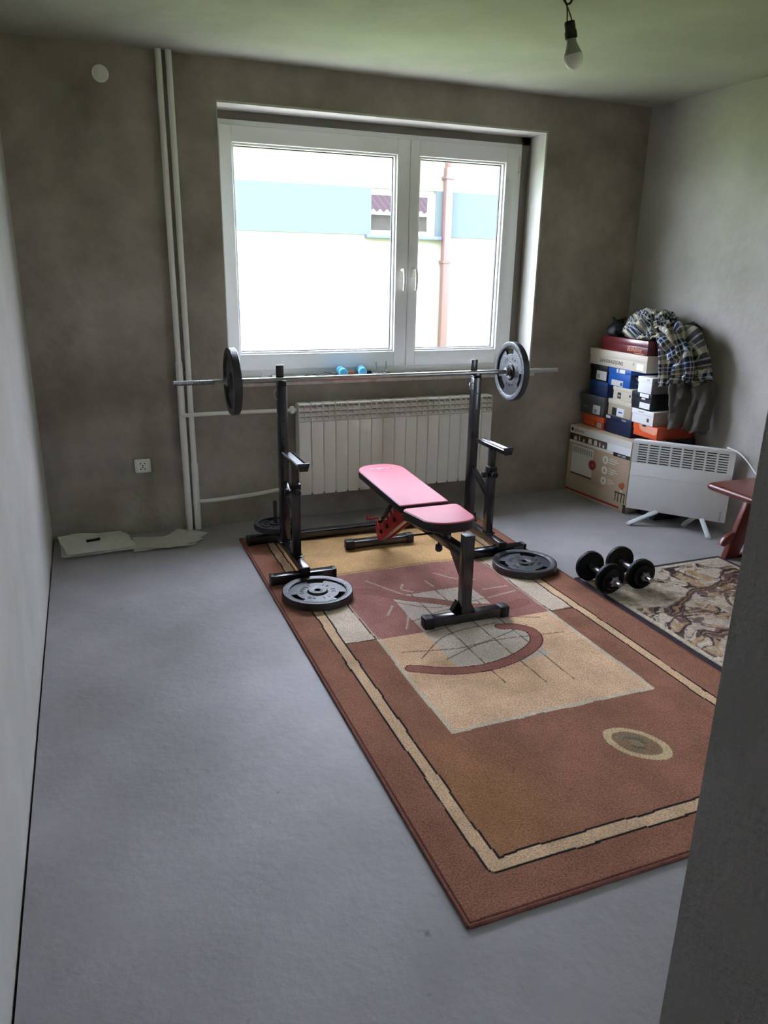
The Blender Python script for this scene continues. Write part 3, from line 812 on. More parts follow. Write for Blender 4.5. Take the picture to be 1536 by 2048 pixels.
def plate_meshes(rad_, th, mtx, slots=True, t1='SPORT', t2='10 KG'):
    """disc in local xy, thickness 0..th; recessed web with three grip slots, hub and raised lettering on both faces"""
    ri = rad_ * 0.80; rs0, rs1 = rad_ * 0.60, rad_ * 0.775; rh = rad_ * 0.30; hole = 0.015
    rim = bm_new()
    e = 0.004
    prof = [(ri, 0.004), (ri + 0.006, 0.0), (rad_ - e, 0), (rad_, e), (rad_, th - e), (rad_ - e, th), (ri + 0.006, th), (ri, th - 0.004), (ri, 0.004)]
    lathe(rim, prof, (0, 0, 0), (0, 0, 1), 64, side=(1, 0, 0))
    bmesh.ops.transform(rim, matrix=mtx, verts=rim.verts)
    web = bm_new()
    z0, z1 = th * 0.28, th * 0.72
    n = 72
    sl = [(R(a - 22), R(a + 22)) for a in (60, 180, 300)] if slots else []
    def solid(k, band):
        if band != 1: return True
        a = 2 * math.pi * (k + 0.5) / n
        return not any(s0 < a < s1 for s0, s1 in sl)
    rads = [rh * 0.98, rs0, rs1, ri + 0.002]
    vs = {}
    for j, rr in enumerate(rads):
        for k in range(n):
            a = 2 * math.pi * k / n
            for s, z in ((0, z0), (1, z1)):
                vs[j, k, s] = web.verts.new((rr * math.cos(a), rr * math.sin(a), z))
    for j in range(3):
        for k in range(n):
            k2 = (k + 1) % n
            if solid(k, j):
                web.faces.new((vs[j, k, 1], vs[j + 1, k, 1], vs[j + 1, k2, 1], vs[j, k2, 1]))
                web.faces.new((vs[j, k, 0], vs[j, k2, 0], vs[j + 1, k2, 0], vs[j + 1, k, 0]))
            else:
                web.faces.new((vs[j, k, 0], vs[j, k2, 0], vs[j, k2, 1], vs[j, k, 1]))
                web.faces.new((vs[j + 1, k2, 0], vs[j + 1, k, 0], vs[j + 1, k, 1], vs[j + 1, k2, 1]))
                if solid(k - 1, j): web.faces.new((vs[j, k, 0], vs[j, k, 1], vs[j + 1, k, 1], vs[j + 1, k, 0]))
                if solid(k + 1, j): web.faces.new((vs[j, k2, 1], vs[j, k2, 0], vs[j + 1, k2, 0], vs[j + 1, k2, 1]))
    bmesh.ops.transform(web, matrix=mtx, verts=web.verts)
    hub = bm_new()
    lathe(hub, [(hole, 0.003), (hole + 0.004, 0.001), (rh * 0.85, 0.001), (rh, z0), (rh, z1), (rh * 0.85, th - 0.001), (hole + 0.004, th - 0.001), (hole, th - 0.003), (hole, 0.003)], (0, 0, 0), (0, 0, 1), 40, side=(1, 0, 0))
    bmesh.ops.transform(hub, matrix=mtx, verts=hub.verts)
    let = bm_new()
    def arc_text(s, rr, a_mid, z, flip):
        step = 0.024 / rr
        for i, ch in enumerate(s):
            a = a_mid - (i - (len(s) - 1) / 2) * step
            p = (rr * math.cos(a), rr * math.sin(a), z)
            m = axes(p, (math.sin(a), -math.cos(a), 0), (math.cos(a), math.sin(a), 0), (0, 0, 1))
            if flip:
                m = Matrix.Scale(-1, 4, (1, 0, 0)) @ m
                m = Matrix.Translation((0, 0, 0)) @ m @ Matrix.Scale(-1, 4, (0, 0, 1))
            text(let, ch, 0.030, m, 0.004)
    arc_text(t1, rad_ * 0.45, R(120), z1, False); arc_text(t2, rad_ * 0.45, R(0), z1, False); arc_text(t2, rad_ * 0.45, R(240), z1, False)
    bmesh.ops.transform(let, matrix=mtx, verts=let.verts)
    return rim, web, hub, let

def weight_plate(rad_, th, mtx, label, group='iron weight plates'):
    t = thing('weight_plate', tuple(mtx.translation), label, 'weight plate', group)
    rim, web, hub, let = plate_meshes(rad_, th, mtx)
    part('rim', rim, M['iron'], t); part('web', web, M['iron'], t); part('hub', hub, M['iron'], t); part('lettering', let, M['iron'], t)
    return t

def flat(x, y, z, ang, tiltx=0.0, tilty=0.0):
    return Matrix.Translation((x, y, z)) @ Matrix.Rotation(tiltx, 4, 'X') @ Matrix.Rotation(tilty, 4, 'Y') @ Matrix.Rotation(ang, 4, 'Z')
weight_plate(0.178, 0.040, flat(1.262, -1.312, RUGZ, R(20)), 'black iron plate flat on the rug before the rack foot near bare floor')
weight_plate(0.178, 0.040, flat(2.462, -1.312, RUGZ, R(-10)), 'black iron plate flat on the rug beside the runner rug and dumbbells')
BX, BY, BZ = 0.0, -0.70, 1.017
def onbar(x, ang):
    return Matrix.Translation((x, BY, BZ)) @ axes((0, 0, 0), (0, 1, 0), (0, 0, 1), (1, 0, 0)) @ Matrix.Rotation(ang, 4, 'Z')
weight_plate(0.175, 0.040, onbar(0.972, R(40)), 'black iron plate on the barbell end near the wall pipes')
t = weight_plate(0.175, 0.040, onbar(2.682, R(20)) @ Matrix.Rotation(math.pi, 4, 'X'), 'black iron plate on the barbell end near the window reveal')

# ================================================================== BARBELL
bb = thing('barbell', (1.83, BY, BZ), 'long steel barbell resting in the rack hooks', 'barbell')
b = bm_new(); cyl(b, (0.90, BY, BZ), (2.76, BY, BZ), 0.0135, n=24); part('shaft', b, M['chrome'], bb)
for x0, x1 in ((0.69, 0.945), (2.70, 2.985)):
    b = bm_new()
    prof = [(0, 0), (0.0115, 0)]
    n = int((x1 - x0) / 0.004)
    for k in range(n):
        prof += [(0.0128 if k % 2 else 0.0114, (x1 - x0) * (k + 0.5) / n)]
    prof += [(0.0115, x1 - x0), (0, x1 - x0)]
    lathe(b, prof, (x0, BY, BZ), (1, 0, 0), 20)
    part('threaded_end', b, M['thread'] if x0 < 1 else M['chrome'], bb, 'threaded bar end')
for x, s in ((0.956, 1), (1.012, 1), (2.618, 1), (2.684, 1)):
    b = bm_new()
    lathe(b, [(0.0136, 0), (0.022, 0), (0.024, 0.003), (0.024, 0.015), (0.022, 0.018), (0.0136, 0.018)], (x, BY, BZ), (1, 0, 0), 24)
    for k in range(6):
        a = k * math.pi / 3
        if abs(x - 2.618) > 0.01:
            cyl(b, (x + 0.004, BY + 0.020 * math.cos(a), BZ + 0.020 * math.sin(a)), (x + 0.014, BY + 0.020 * math.cos(a), BZ + 0.020 * math.sin(a)), 0.008, n=10)
    part('collar', b, M['thread'], bb, 'steel lock collar')

# ================================================================== SQUAT RACK
rack = thing('squat_rack', (1.83, -0.75, RUGZ), 'black steel squat rack carrying the barbell', 'rack')
Z0 = RUGZ
b = bm_new(); box(b, (1.085, -0.487, Z0), (2.585, -0.437, Z0 + 0.05), 0.004); cb = part('crossbar', b, M['black_metal'], rack)
for x in (1.075, 2.575):
    b = bm_new(); box(b, (x, -0.489, Z0 - 0.001), (x + 0.02, -0.435, Z0 + 0.052), 0.004); part('end_cap', b, M['black_plastic'], cb)
for sx, XF in ((-1, 1.25), (1, 2.42)):
    b = bm_new(); box(b, (XF - 0.165, -1.110, Z0), (XF + 0.165, -1.060, Z0 + 0.05), 0.004); ft = part('foot', b, M['black_metal'], rack)
    for x in (XF - 0.178, XF + 0.158):
        b = bm_new(); box(b, (x, -1.112, Z0 - 0.001), (x + 0.02, -1.058, Z0 + 0.052), 0.004); part('end_cap', b, M['black_plastic'], ft)
    b = bm_new(); box(b, (XF - 0.022, -1.130, Z0 + 0.05), (XF + 0.022, -0.430, Z0 + 0.09), 0.004); rn = part('runner', b, M['black_metal'], rack)
    b = bm_new(); box(b, (XF - 0.024, -1.142, Z0 + 0.048), (XF + 0.024, -1.126, Z0 + 0.092), 0.004); part('end_cap', b, M['black_plastic'], rn)
    b = bm_new(); box(b, (XF - 0.025, -0.735, Z0 + 0.09), (XF + 0.025, -0.685, 0.992), 0.004); u = part('upright', b, M['black_metal'], rack)
    b = bm_new(); box(b, (XF - 0.040, -0.75, Z0 + 0.09), (XF + 0.040, -0.67, Z0 + 0.096), 0.002); part('weld_plate', b, M['black_metal'], u)
    for z in (0.90, 0.80, 0.70):
        b = bm_new(); cyl(b, (XF, -0.7345, z), (XF, -0.7365, z), 0.004, n=10); part('bolt', b, M['black_plastic'], u)
    b = bm_new()
    box(b, (XF - 0.021, -0.682, 0.985), (XF + 0.021, -0.674, 1.092), 0.002); box(b, (XF - 0.022, -0.730, 0.988), (XF + 0.022, -0.674, 1.002), 0.003); box(b, (XF - 0.022, -0.732, 0.990), (XF + 0.022, -0.724, 1.016), 0.002); box(b, (XF - 0.019, -0.728, 0.93), (XF + 0.019, -0.690, 0.995), 0.003)
    part('bar_hook', b, M['black_metal'], rack, 'black U shaped bar hook')
    b = bm_new()
    pts = [(XF - 0.026, -0.71, 0.962), (XF - 0.040, -0.715, 0.962), (XF - 0.047, -0.72, 0.945), (XF - 0.040, -0.72, 0.925), (XF - 0.028, -0.715, 0.915)]
    tube(b, pts, 0.0028, 8, 5); part('ring_pin', b, M['chrome'], rack, 'small steel ring pin')
    b = bm_new(); box(b, (XF - 0.0225, -0.975, Z0 + 0.09), (XF + 0.0225, -0.930, 0.505), 0.004); fp = part('safety_post', b, M['black_metal'], rack)
    b = bm_new(); box(b, (XF - 0.026, -0.979, 0.478), (XF + 0.026, -0.926, 0.512), 0.005); part('sleeve_cap', b, M['black_plastic'], fp)
    b = bm_new(); box(b, (XF - 0.0175, -0.970, 0.50), (XF + 0.0175, -0.935, 0.622), 0.003); part('inner_tube', b, M['black_metal'], fp)
    b = bm_new(); box(b, (XF - 0.034, -0.99, Z0 + 0.09), (XF + 0.034, -0.915, Z0 + 0.096), 0.002); part('weld_plate', b, M['black_metal'], fp)
    for p0, ax in (((XF - 0.022, -0.952, 0.465), (-1, 0, 0)), ((XF, -0.975, 0.470), (0, -1, 0))):
        b = bm_new(); lathe(b, [(0, 0), (0.006, 0), (0.006, 0.012), (0.018, 0.013), (0.020, 0.018), (0.020, 0.028), (0.016, 0.033), (0, 0.034)], p0, ax, 16); part('knob', b, M['black_plastic'], fp)
    b = bm_new(); bar(b, (XF, -0.728, 0.452), (XF, -0.935, 0.330), 0.028, 0.028, (1, 0, 0)); part('brace', b, M['black_metal'], rack)
    # catch arm: shallow trough with raised end plate
    b = bm_new()
    prism(b, [(-0.020, 0), (0.020, 0), (0.030, 0.026), (0.024, 0.028), (0.018, 0.022), (-0.018, 0.022), (-0.024, 0.028), (-0.030, 0.026)], 0.325, axes((XF, -0.800, 0.620), (1, 0, 0), (0, 0, 1), (0, -1, 0)))
    prism(b, [(-0.021, -0.002), (0.021, -0.002), (0.033, 0.040), (-0.033, 0.040)], 0.006, axes((XF, -1.125, 0.620), (1, 0, 0), (0, 0, 1), (0, -1, 0)), 0.001)
    part('catch_arm', b, M['black_metal'], rack, 'black trough shaped catch arm')
    if sx > 0: continue
    b = bm_new(); cyl(b, (XF, -0.470, Z0 + 0.09), (XF, -0.470, 0.275), 0.0125, n=20, bev=0.003); part('storage_peg', b, M['black_metal'], rack)
weight_plate(0.128, 0.034, flat(1.25, -0.470, Z0 + 0.091, R(30)), 'small black plate stored on the rack peg by the wall')

# ================================================================== WEIGHT BENCH
BC = 1.83
bn = thing('weight_bench', (BC, -1.2, Z0), 'adjustable weight bench with red pads standing on the rug', 'bench')
for y, x0, x1 in ((-1.805, 1.620, 2.062), (-0.722, 1.606, 2.035)):
    b = bm_new(); box(b, (x0 + 0.01, y - 0.025, Z0 + 0.004), (x1 - 0.01, y + 0.025, Z0 + 0.05), 0.004); f = part('foot', b, M['black_metal'], bn)
    for x in (x0, x1 - 0.05):
        b = bm_new(); box(b, (x, y - 0.028, Z0), (x + 0.05, y + 0.028, Z0 + 0.054), 0.006); part('end_cap', b, M['black_plastic'], f)
b = bm_new(); box(b, (BC - 0.025, -1.83, Z0 + 0.05), (BC + 0.025, -1.78, 0.446), 0.004); ps = part('post', b, M['black_metal'], bn)
b = bm_new(); box(b, (BC - 0.026, -1.831, 0.444), (BC + 0.026, -1.779, 0.450), 0.002); part('top_cap', b, M['black_plastic'], ps)
b = bm_new()
for s in (-1, 1):
    b = bm_new()
    prism(b, [(0, 0), (0.03, 0), (0.0, 0.05)], 0.03, axes((BC + s * 0.025, -1.79, Z0 + 0.05), (s, 0, 0), (0, 0, 1), (0, -s * 1.0, 0) if s > 0 else (0, 1, 0)))
    part('gusset', b, M['black_metal'], ps)
b = bm_new(); bar(b, (BC, -1.79, 0.352), (BC, -1.36, 0.338), 0.045, 0.045, (1, 0, 0)); bar(b, (BC, -1.37, 0.338), (BC, -1.04, 0.315), 0.045, 0.045, (1, 0, 0))
prism(b, [(0, 0), (0.14, 0), (0, -0.12)], 0.04, axes((BC - 0.02, -1.785, 0.345), (0, 1, 0), (0, 0, 1), (1, 0, 0)))
part('spine', b, M['black_metal'], bn)
b = bm_new(); bar(b, (BC, -1.10, 0.315), (BC, -0.725, 0.062), 0.040, 0.040, (1, 0, 0)); part('strut', b, M['grey_metal'], bn, 'grey steel strut')
b = bm_new(); box(b, (BC - 0.02, -1.60, 0.355), (BC + 0.02, -1.40, 0.40), 0.003); part('seat_support', b, M['black_metal'], bn)
# toothed red ladder plates
up_ = Vector((0, 0.375, -0.253)).normalized(); nr = Vector((0, 0.559, 0.829)).normalized()
poly = [(0, -0.035)]
poly = [(-0.02, -0.030), (0.40, -0.030), (0.43, -0.01), (0.43, 0.045)]
for k in range(6):
    x = 0.40 - k * 0.062
    poly += [(x, 0.095 - 0.004 * k), (x - 0.014, 0.090), (x - 0.026, 0.045), (x - 0.050, 0.040)]
poly += [(-0.02, 0.06)]
for s in (-1, 1):
    b = bm_new(); prism(b, poly, 0.005, axes((BC + s * 0.030 - 0.0025, -1.10, 0.315), tuple(up_), tuple(nr), (1, 0, 0) if True else None), 0.0)
    lp = part('ladder_plate', b, M['red_metal'], bn, 'red toothed ladder plate')
    for t_ in (0.10, 0.23, 0.34):
        p = Vector((BC, -1.10, 0.315)) + up_ * t_ + nr * 0.012
        b = bm_new(); cyl(b, (p.x + s * 0.033, p.y, p.z), (p.x + s * 0.041, p.y, p.z), 0.014, n=6); part('bolt', b, M['black_plastic'], lp)
b = bm_new(); bar(b, (BC, -1.30, 0.395), (BC, -0.72, 0.395), 0.040, 0.030, (1, 0, 0)); part('back_rail', b, M['black_metal'], bn)
b = bm_new()
for s in (-1, 1):
    bar(b, (BC + s * 0.045, -1.02, 0.385), (BC + s * 0.045, -0.84, 0.205), 0.008, 0.032, (1, 0, 0))
tube(b, [(BC - 0.062, -0.84, 0.205), (BC + 0.062, -0.84, 0.205)], 0.008, 12)
part('prop', b, M['black_metal'], bn)
b = bm_new(); tube(b, [(BC - 0.115, -0.80, 0.215), (BC - 0.05, -0.80, 0.215), (BC - 0.045, -0.83, 0.205)], 0.006, 10, 4); tube(b, [(BC - 0.115, -0.80, 0.213), (BC - 0.117, -0.80, 0.245)], 0.006, 10)
part('prop_handle', b, M['red_metal'], bn, 'red pull handle')
b = bm_new(); tube(b, [(BC - 0.155, -1.47, 0.345), (BC - 0.02, -1.47, 0.345)], 0.005, 10); part('seat_pin', b, M['black_metal'], bn)
b = bm_new(); lathe(b, [(0, 0), (0.007, 0), (0.007, 0.02), (0.017, 0.022), (0.019, 0.045), (0.012, 0.055), (0, 0.056)], (BC - 0.01, -1.53, 0.325), (0, 0, -1), 14); part('knob', b, M['black_plastic'], bn)

def pad(outline, z0, z1, name, zf=None):
    zf = zf or (lambda x, y: 0.0)
    n = len(outline)
    cx = sum(p[0] for p in outline) / n; cy = sum(p[1] for p in outline) / n
    def inset(k):
        out = []
        for i in range(n):
            a, c, d = Vector(outline[i - 1]), Vector(outline[i]), Vector(outline[(i + 1) % n])
            t_ = ((c - a).normalized() + (d - c).normalized()).normalized()
            out.append(c + Vector((-t_.y, t_.x)) * k)
        return out
    def shell(levels, cap_top, cap_bot):
        b = bm_new(); rows = []
        for k, z in levels:
            rows.append([b.verts.new((p.x, p.y, z + zf(p.x, p.y))) for p in inset(k)])
        for a, c in zip(rows[:-1], rows[1:]):
            for i in range(n):
                b.faces.new((a[i], a[(i + 1) % n], c[(i + 1) % n], c[i]))
        if cap_top: b.faces.new(rows[-1])
        if cap_bot: b.faces.new(rows[0][::-1])
        return b
    h = z1 - z0
    side = shell([(0.010, z0), (0.001, z0 + 0.008), (0.0, z0 + h * 0.5), (0.0, z0 + h * 0.88), (0.004, z0 + h * 0.93)], False, True)
    top = shell([(0.0015, z0 + h * 0.89), (0.002, z0 + h * 0.93), (0.005, z0 + h * 0.98), (0.011, z1)], True, False)
    p = part(name, top, M['vinyl_red'], bn, 'red vinyl pad')
    part('pad_side', side, M['vinyl_black'], p, 'black vinyl side')
    return p
def rounded(pts_r):
    """polygon corners (x, y, radius) counter-clockwise -> outline"""
    out = []
    n = len(pts_r)
    for i in range(n):
        p = Vector(pts_r[i][:2]); r_ = pts_r[i][2]
        a = (Vector(pts_r[i - 1][:2]) - p).normalized(); c = (Vector(pts_r[(i + 1) % n][:2]) - p).normalized()
        if r_ < 1e-4:
            out.append((p.x, p.y)); continue
        ang = a.angle(c); d = r_ / math.tan(ang / 2)
        cen = p + (a + c).normalized() * (r_ / math.sin(ang / 2))
        s, e = p + a * d - cen, p + c * d - cen
        a0 = math.atan2(s.y, s.x); a1 = math.atan2(e.y, e.x)
        while a1 < a0: a1 += 2 * math.pi
        if a1 - a0 > math.pi: a1 -= 2 * math.pi
        for k in range(9):
            t_ = a0 + (a1 - a0) * k / 8
            out.append((cen.x + r_ * math.cos(t_), cen.y + r_ * math.sin(t_)))
    return out
bp = pad(rounded([(BC - 0.136, -1.335, 0.016), (BC + 0.136, -1.335, 0.016), (BC + 0.142, -0.615, 0.115), (BC - 0.142, -0.615, 0.115)]), 0.408, 0.458, 'backrest', lambda x, y: 0.030 * (y + 1.335) / 0.72)
b = bm_new(); text(b, 'K-SPORT', 0.036, axes((BC + 0.005, -0.715, 0.4862), (1, 0, 0), (0, 0.999, 0.0417), (0, -0.0417, 0.999)), 0.001, spacing=1.05); part('lettering', b, M['print_pale'], bp, 'pale printed lettering')
pad(rounded([(BC - 0.115, -1.680, 0.105), (BC + 0.130, -1.680, 0.105), (BC + 0.166, -1.37, 0.03), (BC - 0.150, -1.37, 0.03)]), 0.402, 0.456, 'seat', lambda x, y: 0.010 * (-1.40 - y) / 0.26)

# ================================================================== BLACK DUMBBELLS
def dumbbell(p0, p1, label, zc):
    p0, p1 = Vector(p0), Vector(p1)
    ax = (p1 - p0).normalized()
    t = thing('dumbbell', (p0.x * 0.5 + p1.x * 0.5, p0.y * 0.5 + p1.y * 0.5, RUGZ - 0.004), label, 'dumbbell', 'black disc dumbbells on the runner rug')
    b = bm_new(); cyl(b, p0 - ax * 0.095, p1 + ax * 0.095, 0.0125, n=18, bev=0.002); part('handle', b, M['chrome'], t)
    b = bm_new(); cyl(b, p0 + ax * 0.03, p1 - ax * 0.03, 0.0155, n=18, bev=0.002); part('grip', b, M['thread'], t)
    for q, s in ((p0, -1), (p1, 1)):
        d = ax * s
        for off, r_, th in ((-0.012, 0.082, 0.026), (0.015, 0.058, 0.020)):
            b = bm_new()
            lathe(b, [(0.013, 0.002), (r_ * 0.35, 0.0), (r_ * 0.37, 0.004), (r_ * 0.78, 0.004), (r_ * 0.80, 0), (r_ - 0.004, 0), (r_, 0.004), (r_, th - 0.004), (r_ - 0.004, th), (r_ * 0.80, th), (r_ * 0.78, th - 0.004), (r_ * 0.37, th - 0.004), (r_ * 0.35, th), (0.013, th), (0.013, 0.002)], q + d * off, d, 48)
            part('disc', b, M['rubber_black'], t)
        b = bm_new()
        c0 = q + d * 0.036
        lathe(b, [(0.0126, 0), (0.020, 0), (0.022, 0.003), (0.022, 0.013), (0.017, 0.018), (0.0126, 0.018)], c0, d, 18)
        fr = frame_to(c0, c0 + d)
        for k in range(6):
            a = k * math.pi / 3
            pr = fr @ Vector((0.022 * math.cos(a), 0.022 * math.sin(a), 0.003)); pr2 = fr @ Vector((0.022 * math.cos(a), 0.022 * math.sin(a), 0.013))
            cyl(b, pr, pr2, 0.007, n=8)
        part('star_collar', b, M['thread'], t, 'steel star collar')
    return t
dumbbell((2.703, -1.575, 0.0935), (2.692, -1.755, 0.0935), 'black disc dumbbell nearer the bench, on the runner rug edge', 0.09)
dumbbell((2.905, -1.565, 0.0935), (2.888, -1.755, 0.0935), 'black disc dumbbell farther from the bench, beside its twin', 0.09)

# ================================================================== HEATER CARTON
P0 = Vector((3.612, -0.020, 0)); P1 = Vector((3.668, -0.655, 0))
dv = (P1 - P0).normalized(); CL = (P1 - P0).length
nv = Vector((-dv.y, dv.x, 0)); nv = nv if nv.x < 0 else -nv            # outward, to -x
CH = 0.512
CM = axes(tuple(P0), tuple(dv), (0, 0, 1), tuple(nv))                 # face: u along box, v up, w outwards
ca = thing('heater_carton', tuple((P0 + P1) / 2), 'large brown printed heater carton on the floor in the corner', 'carton')
b = bm_new(); box(b, (0, 0.0, -0.335), (CL, CH - 0.002, 0), 0.004, CM); part('body', b, M['kraft_light'], ca)
for w0, w1 in ((-0.166, -0.002), (-0.333, -0.170)):
    b = bm_new(); box(b, (0.001, CH - 0.002, w0), (CL - 0.001, CH + 0.001, w1), 0.001, CM); part('flap', b, M['kraft_light'], ca)
b = bm_new(); box(b, (0.0, CH + 0.0005, -0.20), (CL, CH + 0.002, -0.14), 0, CM); part('tape', b, M['kraft'], ca)
def cprint(name, u0, v0, u1, v1, m, w=0.0008, lab=None, par=None):
    b = bm_new(); box(b, (u0, v0, 0.0), (u1, v1, w), 0, CM); return part(name, b, m, par or ca, lab, False)
cprint('printed_panel', 0.004, 0.118, CL - 0.004, 0.385, M['kraft'], 0.0006, 'brown printed field')
cprint('printed_band', 0.004, 0.455, CL - 0.004, CH - 0.006, M['carton_white'], 0.0008, 'white printed band')
cprint('printed_strip', 0.004, 0.405, CL - 0.004, 0.455, M['print_brown'], 0.0008, 'dark strip with white drawings')
cprint('printed_line', 0.004, 0.385, CL - 0.004, 0.405, M['carton_white'], 0.0008)
cprint('printed_line', 0.004, 0.020, CL - 0.06, 0.034, M['print_red'], 0.0008, 'red printed line')
pic = cprint('printed_heater', 0.045, 0.165, 0.275, 0.372, M['carton_white'], 0.0012, 'picture of a white heater')
for k in range(9):
    cprint('printed_slot', 0.055 + k * 0.024, 0.318, 0.073 + k * 0.024, 0.360, M['radiator_dark'], 0.0016, None, pic)
cprint('printed_shadow', 0.045, 0.152, 0.275, 0.165, M['print_brown'], 0.0012)
b = bm_new(); cyl(b, CM @ Vector((0.272, 0.262, 0.0)), CM @ Vector((0.272, 0.262, 0.002)), 0.036, n=28); bd = part('printed_badge', b, M['print_red'], ca, 'round red badge')
b = bm_new(); text(b, '10', 0.026, CM @ Matrix.Translation((0.272, 0.262, 0.0024)), 0.0005); part('lettering', b, M['print_white'], bd)
for k, v in enumerate((0.330, 0.255, 0.178)):
    b = bm_new(); cyl(b, CM @ Vector((0.400, v, 0.0)), CM @ Vector((0.400, v, 0.0014)), 0.029, n=24); ic = part('printed_icon', b, M['carton_white'], ca, 'round white icon')
    b = bm_new()
    if k == 0:
        box(b, (0.392, v - 0.014, 0), (0.408, v + 0.014, 0.0019), 0, CM)
    elif k == 1:
        cyl(b, CM @ Vector((0.400, v - 0.003, 0.0)), CM @ Vector((0.400, v - 0.003, 0.0019)), 0.011, n=16); prism(b, [(0.391, v + 0.003), (0.409, v + 0.003), (0.400, v + 0.018)], 0.0019, CM)
    else:
        cyl(b, CM @ Vector((0.397, v, 0.0)), CM @ Vector((0.397, v, 0.0019)), 0.009, n=16); box(b, (0.404, v - 0.016, 0), (0.409, v + 0.016, 0.0019), 0, CM)
    part('icon_mark', b, M['kraft'], ic)
    b = bm_new()
    for j, L in enumerate((0.075, 0.090, 0.060)):
        box(b, (0.440, v + 0.016 - j * 0.015, 0), (0.440 + L - 0.02 * (k == 2), v + 0.021 - j * 0.015, 0.0010), 0, CM)
    part('printed_text_lines', b, M['carton_white'], ca)
b = bm_new(); text(b, 'atlantic', 0.038, CM @ Matrix.Translation((0.100, 0.482, 0.0010)), 0.0006); part('lettering', b, M['print_red'], ca, 'dark red brand lettering')
b = bm_new(); cyl(b, CM @ Vector((0.026, 0.483, 0.0)), CM @ Vector((0.026, 0.483, 0.0014)), 0.013, n=20); part('printed_mark', b, M['print_black'], ca, 'round dark emblem')
b = bm_new()
for u, h, w_ in ((0.05, 0.026, 0.035), (0.105, 0.034, 0.012), (0.150, 0.022, 0.018), (0.205, 0.036, 0.040), (0.265, 0.036, 0.036), (0.320, 0.030, 0.014), (0.355, 0.020, 0.020)):
    prism(b, [(u, 0.410), (u + w_, 0.410), (u + w_ * 0.85, 0.410 + h), (u + w_ * 0.15, 0.410 + h)], 0.0014, CM)
part('printed_drawings', b, M['carton_white'], ca)
cprint('side_label', 0.400, 0.405, CL - 0.005, 0.455, M['card_white'], 0.0012, 'white printed label')
cprint('dark_label', 0.470, 0.378, CL - 0.005, 0.405, M['print_black'], 0.0012, 'black printed label')
b = bm_new(); text(b, 'AW 2000', 0.020, CM @ Matrix.Translation((0.55, 0.391, 0.0014)), 0.0004); part('lettering', b, M['print_white'], ca)
b = bm_new()
box(b, (0.525, 0.128, 0), (0.625, 0.136, 0.0014), 0, CM)
for u in (0.53, 0.556, 0.588, 0.615): box(b, (u, 0.068, 0), (u + 0.007, 0.130, 0.0014), 0, CM)
part('printed_stool', b, M['print_black'], ca, 'printed black side table')
b = bm_new()
for u, v, r_ in ((0.572, 0.185, 0.016), (0.592, 0.192, 0.018), (0.585, 0.172, 0.014)): cyl(b, CM @ Vector((u, v, 0.0)), CM @ Vector((u, v, 0.0014)), r_, n=14)
part('printed_flowers', b, M['print_orange'], ca, 'printed orange flowers')
b = bm_new(); prism(b, [(0.577, 0.136), (0.590, 0.136), (0.594, 0.165), (0.573, 0.165)], 0.0013, CM); part('printed_vase', b, M['carton_white'], ca)
cprint('black_corner', CL - 0.022, 0.002, CL - 0.0005, 0.062, M['print_black'], 0.0012)

# ================================================================== SHOE BOXES
GB = 'shoe boxes stacked on the heater carton'
def shoebox(x0, x1, y0, y1, z0, z1, m, lid_m, lid, label, side_m=None, group=GB, over=0.004):
    """end face looks to -x; lid covers the top LID metres"""
    t = thing('shoe_box', ((x0 + x1) / 2, (y0 + y1) / 2, z0), label, 'box', group)
    b = bm_new(); box(b, (x0 + over, y0 + over, z0), (x1 - over, y1 - over, z1 - 0.003), 0.002); part('body', b, m, t)
    if side_m:
        b = bm_new(); box(b, (x0 + over + 0.002, y0 + over - 0.0006, z0 + 0.001), (x1 - over, y0 + over + 0.001, z1 - lid), 0); part('side_print', b, side_m, t)
    b = bm_new(); box(b, (x0, y0, z1 - lid), (x1, y1, z1 - 0.0005), 0.002); part('lid', b, lid_m, t)
    return t
def endprint(t, name, x0, y0, y1, z0, z1, m, lab=None, w=0.0012):
    b = bm_new(); box(b, (x0 - w, y0, z0), (x0 + 0.001, y1, z1), 0); return part(name, b, m, t, lab, False)
def endtext(t, s, size, x0, y, z, m, spacing=1.0, shear=0.0):
    b = bm_new(); text(b, s, size, axes((x0 - 0.0012, y, z), (0, -1, 0), (0, 0, 1), (-1, 0, 0)), 0.0006, spacing=spacing, shear=shear); return part('lettering', b, m, t)
ZC = CH + 0.0015
XA = 3.695
zA1 = 0.606; zA2 = 0.748; zA3 = 0.852; zA4 = 0.966
t = shoebox(XA, XA + 0.32, -0.292, -0.045, ZC, zA1, M['card_darkorange'], M['card_orange'], 0.040, 'rust orange shoe box below the dark grey one, on the carton')
endprint(t, 'side_mark', XA + 0.004, -0.185, -0.060, ZC + 0.012, ZC + 0.046, M['card_orange']); endprint(t, 'sticker', XA + 0.004, -0.265, -0.212, ZC + 0.008, ZC + 0.046, M['card_beige'], 'beige sticker', 0.0016)
t = shoebox(XA - 0.015, XA + 0.32, -0.296, -0.012, zA1, zA2, M['card_grey'], M['card_grey'], 0.045, 'dark grey shoe box under the two blue boxes by the wall')
endprint(t, 'sticker', XA - 0.011, -0.250, -0.168, zA1 + 0.012, zA1 + 0.075, M['carton_white'], 'white size sticker'); endprint(t, 'sticker_print', XA - 0.0125, -0.215, -0.180, zA1 + 0.02, zA1 + 0.045, M['print_grey']); endtext(t, 'GEOX', 0.020, XA - 0.011, -0.085, zA1 + 0.048, M['print_grey'])
t = shoebox(XA, XA + 0.31, -0.292, -0.090, zA2, zA3, M['card_navy2'], M['card_deepblue'], 0.03, 'deep blue shoe box between the black and dark grey ones')
